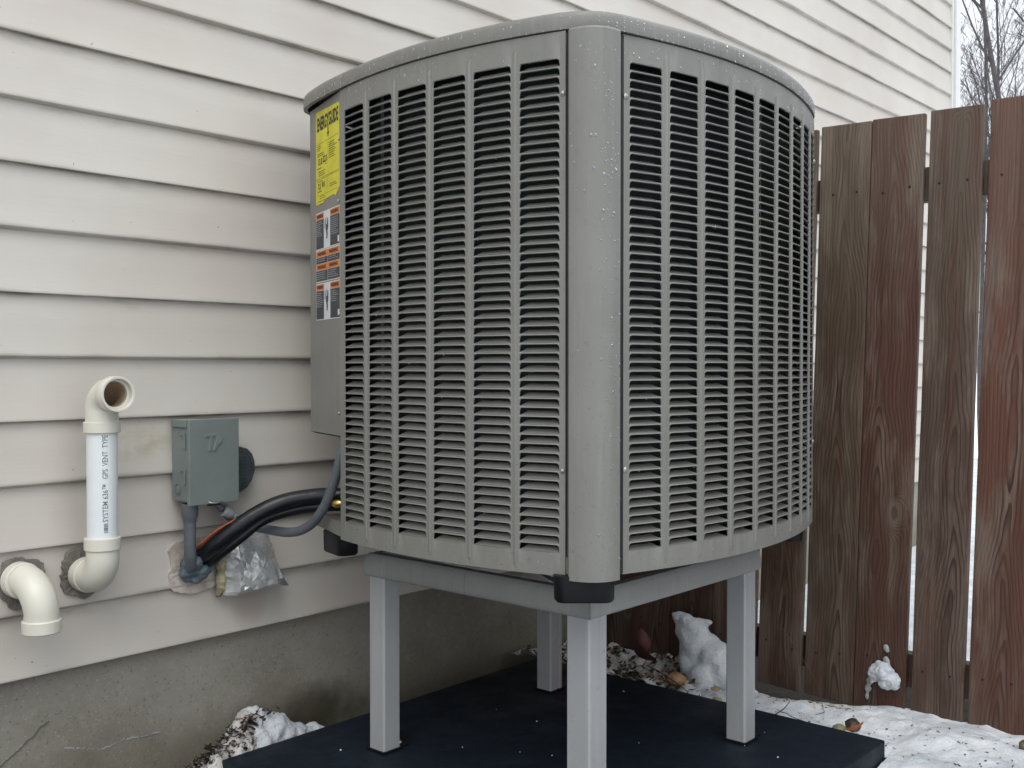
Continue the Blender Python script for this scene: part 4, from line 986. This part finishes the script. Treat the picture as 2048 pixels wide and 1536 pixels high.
for i in range(len(bounds)-1):
    ga = gaps.get(i, .006)/2; gb = gaps.get(i+1, .006)/2
    yb1, yb0 = bounds[i]-ga, bounds[i+1]+gb; wid = yb1-yb0; yc = (yb0+yb1)/2    # at z = -.7
    top = tops.get(i, .672+random.uniform(-.004, .004)); bot = -.930+random.uniform(-.006, .004); th = .0165
    nh = 16; vs = []
    bow = random.uniform(-.002, .002); ed = random.uniform(-1, 1)
    H = top-bot
    for j in range(nh+1):
        zz = bot+H*j/nh; b_ = bow*math.sin(math.pi*j/nh)
        e0 = .0012*nz3(j*.55, i*3.3, 1); e1 = .0012*nz3(j*.55, i*3.3, 7)
        for (yy, xx) in ((-wid/2+e0, 0), (wid/2+e1, 0), (wid/2+e1, th), (-wid/2+e0, th)): vs.append((xx+b_, yy, zz))
    fs = [(j*4+q, j*4+(q+1) % 4, (j+1)*4+(q+1) % 4, (j+1)*4+q) for j in range(nh) for q in range(4)]+[(0, 1, 2, 3), (nh*4+3, nh*4+2, nh*4+1, nh*4)]
    mb = MB(); mb.add(vs, fs); me = mb.mesh('fence_board', bevel=.0016, segs=1)
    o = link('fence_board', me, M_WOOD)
    o.location = (FX, yc, 0); o.rotation_euler = (TILT+random.uniform(-.0015, .0015), 0, random.uniform(-.018, .018))
    # pivot the lean about z = -.7
    o.location.y += -math.sin(TILT)*.7
    o.color = (*cols.get(i, (random.uniform(.075, .12), random.uniform(.05, .07), random.uniform(.035, .05))), 1)
    o.parent = fence; o.matrix_parent_inverse = Matrix.Translation(-Vector(fence.location))
    for zz in (.475, -.80):
        for s_ in (-.036, .036):
            mbn = MB(); mbn.lathe([(0, .0006), (.0026, .0008), (.0034, .0002), (.0034, -.003)], (-.0004, s_+random.uniform(-.006, .006), zz+random.uniform(-.012, .012)), (-1, 0, 0), 8)
            q = link('screw_head', mbn.mesh('screw_head'), M_NAIL); q.parent = o
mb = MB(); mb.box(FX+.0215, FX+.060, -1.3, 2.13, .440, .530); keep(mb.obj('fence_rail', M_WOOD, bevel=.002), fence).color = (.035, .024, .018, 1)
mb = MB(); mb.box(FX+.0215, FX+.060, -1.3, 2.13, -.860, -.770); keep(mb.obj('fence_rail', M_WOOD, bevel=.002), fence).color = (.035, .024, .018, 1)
for yy in (2.06, -.35):
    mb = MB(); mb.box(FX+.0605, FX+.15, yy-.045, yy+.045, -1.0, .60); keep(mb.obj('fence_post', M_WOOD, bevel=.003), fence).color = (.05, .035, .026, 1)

# ================================================================== snow clumps, stones, litter
o = blob('snow_clump', M_SNOW, [(2.715, 1.700, -.772, .030, .9, 1, 1), (2.715, 1.668, -.79, .034, .9, 1, 1), (2.712, 1.698, -.80, .033), (2.71, 1.66, -.84, .052), (2.70, 1.66, -.89, .05), (2.712, 1.722, -.762, .022), (2.712, 1.742, -.754, .010), (2.718, 1.625, -.762, .013, 1, 1.4, .8), (2.715, 1.655, -.775, .024, .9, 1.3, 1),
    (2.718, 1.685, -.812, .036), (2.715, 1.650, -.815, .040), (2.715, 1.620, -.835, .042), (2.71, 1.645, -.87, .045), (2.70, 1.585, -.860, .052), (2.70, 1.615, -.905, .055), (2.69, 1.545, -.895, .052), (2.68, 1.50, -.92, .045), (2.67, 1.60, -.93, .06)],
    .0045, .0070, 26, seed=4, amp2=.0012, scale2=140, smooth=16)
tag(o, 'tall white snow clump leaning on the fence behind the stand leg', 'snow')
o = blob('snow_clump', M_SNOW, [(2.757, 1.125, -.822, .022), (2.752, 1.105, -.818, .026), (2.755, 1.083, -.836, .020), (2.755, 1.100, -.846, .019), (2.757, 1.135, -.842, .013), (2.760, 1.075, -.848, .011), (2.76, 1.12, -.803, .011)], .0035, .007, 55, seed=8, amp2=.003, scale2=150)
tag(o, 'small white snow lump stuck low on the reddish fence board', 'snow')
k = NT("wet_ice", .2, 0, .5); k.color((.45, .47, .47)); k.b.inputs['Transmission Weight'].default_value = .35; k.b.inputs['Roughness'].default_value = .35; M_ICE = k.m
o = blob('ice_streak', M_ICE, [(2.771, 1.150, -.855, .010, .5, 1, 1.3), (2.772, 1.156, -.875, .009, .5, 1, 1.6), (2.772, 1.157, -.898, .007, .5, 1, 1.8), (2.772, 1.143, -.845, .010, .5, 1.2, 1)], .0025, .003, 90, seed=2)
tag(o, 'grey ice streak running down the board below the small snow lump', 'ice')
o = blob('ice_chip', M_ICE, [(2.774, 1.107, -.757, .009, .5, 1, 1.3), (2.774, 1.104, -.764, .007, .5, 1, 1)], .0025, .002, 90, seed=3)
tag(o, 'upper small grey ice chip stuck on the fence above the snow lump', 'ice', None)
o = blob('ice_chip', M_ICE, [(2.772, 1.107, -.788, .010, .6, .8, 1), (2.770, 1.102, -.795, .008, .6, 1, 1)], .0025, .003, 90, seed=6)
tag(o, 'lower small grey ice chip touching the top of the snow lump', 'ice', None)
# snow heap between foundation and pad at the left
o = blob('snow_heap', M_SNOW, [(1.452, 2.115, -.845, .036), (1.480, 2.10, -.872, .045), (1.52, 2.10, -.895, .045), (1.56, 2.095, -.915, .042), (1.61, 2.09, -.93, .040), (1.44, 2.09, -.89, .05), (1.66, 2.09, -.945, .035), (1.46, 2.10, -.93, .07), (1.56, 2.09, -.965, .06)], .006, .012, 32, seed=5, amp2=.004, scale2=100)
tag(o, 'heap of clean white snow between the foundation and the pad', 'snow')
o = blob('snow_heap', M_DSNOW, [(1.425, 2.10, -.838, .026), (1.400, 2.085, -.870, .040), (1.36, 2.06, -.905, .050), (1.31, 2.04, -.925, .052), (1.39, 2.04, -.93, .05), (1.27, 2.06, -.94, .05), (1.20, 2.09, -.955, .05), (1.24, 1.98, -.97, .06)], .006, .012, 38, seed=15, amp2=.007, scale2=120)
tag(o, 'dirty snow heap full of dead leaves at the pad corner', 'snow')

def stone(p, r_, s, col, label, seed, rot=0):
    m_ = simple("stone_"+str(seed), col, .5, var=.35, sc=90)
    bm = bmesh.new(); bmesh.ops.create_icosphere(bm, subdivisions=3, radius=1)
    for v in bm.verts:
        v.co = Vector((v.co.x*r_*s[0], v.co.y*r_*s[1], v.co.z*r_*s[2])); v.co *= 1+.30*noise.noise(v.co*(1.3/r_)+Vector((seed, 0, 0)))+.08*noise.noise(v.co*(4/r_)+Vector((0, seed, 0)))
    me = bpy.data.meshes.new('stone'); bm.to_mesh(me); bm.free(); me.polygons.foreach_set('use_smooth', [True]*len(me.polygons))
    o = link('stone', me, m_); o.location = p; o.rotation_euler = (0, 0, rot); tag(o, label, 'stone')
stone((2.530, 1.612, -.885), .030, (1.0, .85, .55), (.36, .22, .10), 'largest tan brown stone lying beyond the pad between the stand legs', 1, .6)
stone((2.452, 1.437, -.893), .013, (1.2, 1, .6), (.30, .27, .14), 'small olive pebble beside the pad left of the right leg', 2)
stone((2.552, 1.500, -.897), .013, (1.3, .9, .5), (.34, .24, .14), 'small tan pebble on snow behind the olive pebble', 3)
stone((2.472, 1.104, -.897), .016, (1.1, 1, .7), (.19, .20, .10), 'moss green pebble at the pad edge next to the orange leaf', 4)
stone((2.520, 1.090, -.897), .021, (1.0, .9, .7), (.035, .028, .02), 'dark brown round stone above the orange leaf', 5)
stone((2.635, .927, -.915), .010, (1.2, 1, .6), (.05, .07, .09), 'tiny blue grey pebble on the snow near the fence', 6)
stone((2.68, .725, -.905), .020, (1, 1, .8), (.10, .08, .04), 'brown stone at the fence foot near the picture edge', 7)
def leaf(mb, p, L_, W2, yaw, pitch, roll, curl=.3):
    M_ = Matrix.Translation(p) @ Matrix.Rotation(yaw, 4, 'Z') @ Matrix.Rotation(pitch, 4, 'Y') @ Matrix.Rotation(roll, 4, 'X')
    vs = []
    for i in range(5):
        t = i/4; w2 = W2*math.sin(math.pi*min(1, t*.92+.06))**.8
        for s in (-1, 0, 1): vs.append(M_ @ Vector((L_*(t-.5), s*w2/2, curl*(abs(s)*w2*.6+L_*(t-.5)**2*1.4))))
    mb.add(vs, [(i*3+j, i*3+j+1, (i+1)*3+j+1, (i+1)*3+j) for i in range(4) for j in range(2)])
def single_leaf(name, p, L_, W2, yaw, pitch, roll, col, label):
    mb = MB(); leaf(mb, Vector(p), L_, W2, yaw, pitch, roll, .6)
    o = mb.obj(name, simple("leaf_"+label[:6], col, .55, var=.3, sc=60), smooth=80, recalc=False); tag(o, label, 'leaf')
single_leaf('dead_leaf', (2.436, 1.046, -.878), .050, .026, 2.2, .35, .35, (.42, .12, .02), 'orange dead leaf hanging at the pad edge below the dark stone')
single_leaf('dead_leaf', (2.585, 1.778, -.868), .085, .055, 1.9, -.5, .5, (.055, .014, .012), 'large dark red dead leaf curled beyond the pad behind the front leg')
single_leaf('dead_leaf', (2.62, 1.800, -.83), .07, .05, 1.0, -.9, .3, (.075, .012, .01), 'upright dark red dead leaf against the fence foot')
random.seed(31)
def litter(name, n, fn, colr, label):
    mb = MB()
    for _ in range(n):
        p, sc = fn(); leaf(mb, Vector(p), random.uniform(.008, .030)*sc, random.uniform(.004, .014)*sc, random.uniform(0, 6.3), random.uniform(-.6, .6), random.uniform(-.6, .6), random.uniform(.2, .9))
    o = mb.obj(name, simple(name, colr, .6, var=.6, sc=50), smooth=80, recalc=False); o['kind'] = 'stuff'; o['label'] = label; o['category'] = 'leaf litter'
def f1():
    while True:
        a, b = random.uniform(2.42, 2.77), random.uniform(1.53, 2.12)
        if b > 1.62 or random.random() < .35: return (a, b, hs(a, b)+.004), 1
litter('leaf_litter', 420, f1, (.05, .03, .018), 'dark leaf bits and debris on the snow beyond the pad')
litter('tan_leaf_litter', 160, f1, (.20, .13, .07), 'tan leaf bits mixed into the snow beyond the pad')
def f2():
    t = random.random(); a = 1.45-.26*t+random.gauss(0, .02); b = 2.09-.07*t+random.gauss(0, .018); return (a, b, -.815-.10*t+random.uniform(0, .012)-abs(b-(2.08-.05*t))*.8), .85
litter('leaf_litter', 330, f2, (.028, .018, .012), 'black brown leaf crumbs over the dirty snow heap')
def f3():
    a, b = random.uniform(2.42, 2.77), random.uniform(.5, 1.5); return (a, b, hs(a, b)+.001), .33
litter('snow_debris', 210, f3, (.03, .025, .02), 'small dark specks scattered over the snow by the fence')
def f4():
    a, b = random.uniform(1.4, 2.4), random.uniform(.97, 2.0); return (a, b, -.8722), .10
mb = MB()
for _ in range(24):
    a, b = random.uniform(1.35, 2.38), random.uniform(.98, 1.98); r_ = random.uniform(.0009, .0022)
    mb.add([Vector((a, b, -.8725))+v*r_ for v in iv], if_)
o = mb.obj('snow_grains', M_SNOW, smooth=60); o['kind'] = 'stuff'; o['label'] = 'tiny white snow grains scattered over the dark pad'; o['category'] = 'snow'
def twig(pts, r_, label, tips=()):
    mb = MB(); P = catmull(pts, 5); mb.tube(P, [r_*(1-.5*i/len(P)) for i in range(len(P))], 6)
    for tp in tips: mb.tube(catmull(tp, 4), r_*.6, 5)
    o = mb.obj('twig', M_TWIG, smooth=60); tag(o, label, 'twig')
M_TWIG = simple("twig_bark", (.075, .035, .025), .7, var=.3, sc=90)
twig([(2.74, 1.394, -.746), (2.73, 1.36, -.776), (2.72, 1.33, -.806), (2.70, 1.29, -.84), (2.67, 1.250, -.872), (2.62, 1.214, -.911)], .0012, 'long thin arching twig in front of the fence right of the stand')
twig([(2.62, 1.212, -.912), (2.59, 1.200, -.908), (2.555, 1.205, -.905)], .0012, 'short bent twig lying on snow below the arching twig')
twig([(2.430, 1.257, -.886), (2.49, 1.262, -.886), (2.55, 1.275, -.884)], .0018, 'straight brown twig on snow right of the right leg', [[(2.46, 1.26, -.886), (2.455, 1.235, -.884), (2.44, 1.215, -.884), (2.43, 1.165, -.886)]])
twig([(2.54, 1.72, -.872), (2.50, 1.66, -.866), (2.457, 1.581, -.868), (2.42, 1.51, -.876)], .0022, 'dark twig beside the large tan stone beyond the pad')
twig([(1.385, 2.055, -.835), (1.41, 2.07, -.820), (1.44, 2.085, -.818), (1.455, 2.088, -.806)], .0018, 'curled dark twig on top of the dirty snow heap', [[(1.44, 2.085, -.818), (1.452, 2.075, -.830), (1.44, 2.06, -.842)]])
twig([(1.16, 2.05, -.900), (1.20, 2.045, -.896), (1.26, 2.03, -.893), (1.30, 2.0, -.90)], .0020, 'pale thin twig on the dirty snow at the bottom of the picture')

# ================================================================== bare trees beyond the fence
def tree(name, base, height, lean, seed, r0, label, fork=None):
    rn = random.Random(seed); t = thing(name, label, 'tree', base, 'bare trees beyond the fence')
    tr = MB(); cr_ = MB(); B = Vector(base)
    def grow(mb, p, d, L_, r_, depth, segs=5):
        pts = [p]; dirs = [d]
        for i in range(segs):
            q_ = .035 if depth == 0 else .09; d = (d+Vector((rn.gauss(0, q_), rn.gauss(0, q_), rn.gauss(0, .05)+.03))).normalized(); p = p+d*(L_/segs); pts.append(p); dirs.append(d)
        k_ = len(pts); taper = .45 if depth else .35
        mb.tube(pts, [r_*(1-(1-taper)*i/(k_-1)) for i in range(k_)], 7 if depth < 2 else (4 if depth < 3 else 3), cap=False)
        return pts, dirs
    main, dirs = grow(tr, B, Vector((lean[0], lean[1], 1)).normalized(), height, r0, 0, 12)
    def branches(pts, dirs, r_, L_, depth):
        k_ = len(pts)
        nb = {1: 22, 2: 7, 3: 5, 4: 3}[depth]
        for b in range(nb):
            t_ = rn.uniform(.22 if depth == 1 else .15, .98); i = min(k_-2, int(t_*(k_-1))); fr = t_*(k_-1)-i
            p = pts[i].lerp(pts[i+1], fr); d = dirs[i]
            ax = Vector((rn.gauss(0, 1), rn.gauss(0, 1), rn.gauss(0, .3))).normalized()
            nd = (d*rn.uniform(.7, 1.1)+ax*rn.uniform(.55, .95)+Vector((0, 0, .25))).normalized()
            LL = L_*rn.uniform(.5, 1)*(1-.55*t_); rr0 = max(.0022, r_*(1-.55*t_)*rn.uniform(.28, .5))
            q, qd = grow(cr_, p, nd, LL, rr0, depth, 5 if depth < 3 else 3)
            if depth < 4: branches(q, qd, rr0, LL*.62, depth+1)
    branches(main, dirs, r0, height*.42, 1)
    keep(tr.obj('trunk', M_BARK, smooth=60, recalc=False), t); keep(cr_.obj('crown', M_BARK, smooth=60, recalc=False), t)
ZG = -1.02
tree('bare_tree', (11.6, 3.62, ZG), 6.4, (.0, .0), 1, .027, 'bare grey tree with forked trunk seen midway between house corner and frame edge')
tree('bare_tree', (10.2, 2.82, ZG), 6.0, (.0, .05), 5, .036, 'thicker bare grey tree rising behind the tallest fence board at right')
tree('bare_tree', (12.4, 4.18, ZG), 5.6, (.02, -.01), 9, .024, 'thin bare sapling close to the white corner trim of the house')
tree('bare_tree', (14.5, 4.35, ZG), 6.8, (-.03, .02), 14, .03, 'bare tree farthest back between the other trunks')
tree('bare_tree', (12.8, 3.25, ZG), 6.6, (.02, -.03), 23, .034, 'leaning bare tree at the right edge of the picture')
tree('bare_tree', (11.0, 1.9, ZG), 6.4, (.0, .03), 31, .055, 'bare tree standing beyond the fence just outside the right edge')
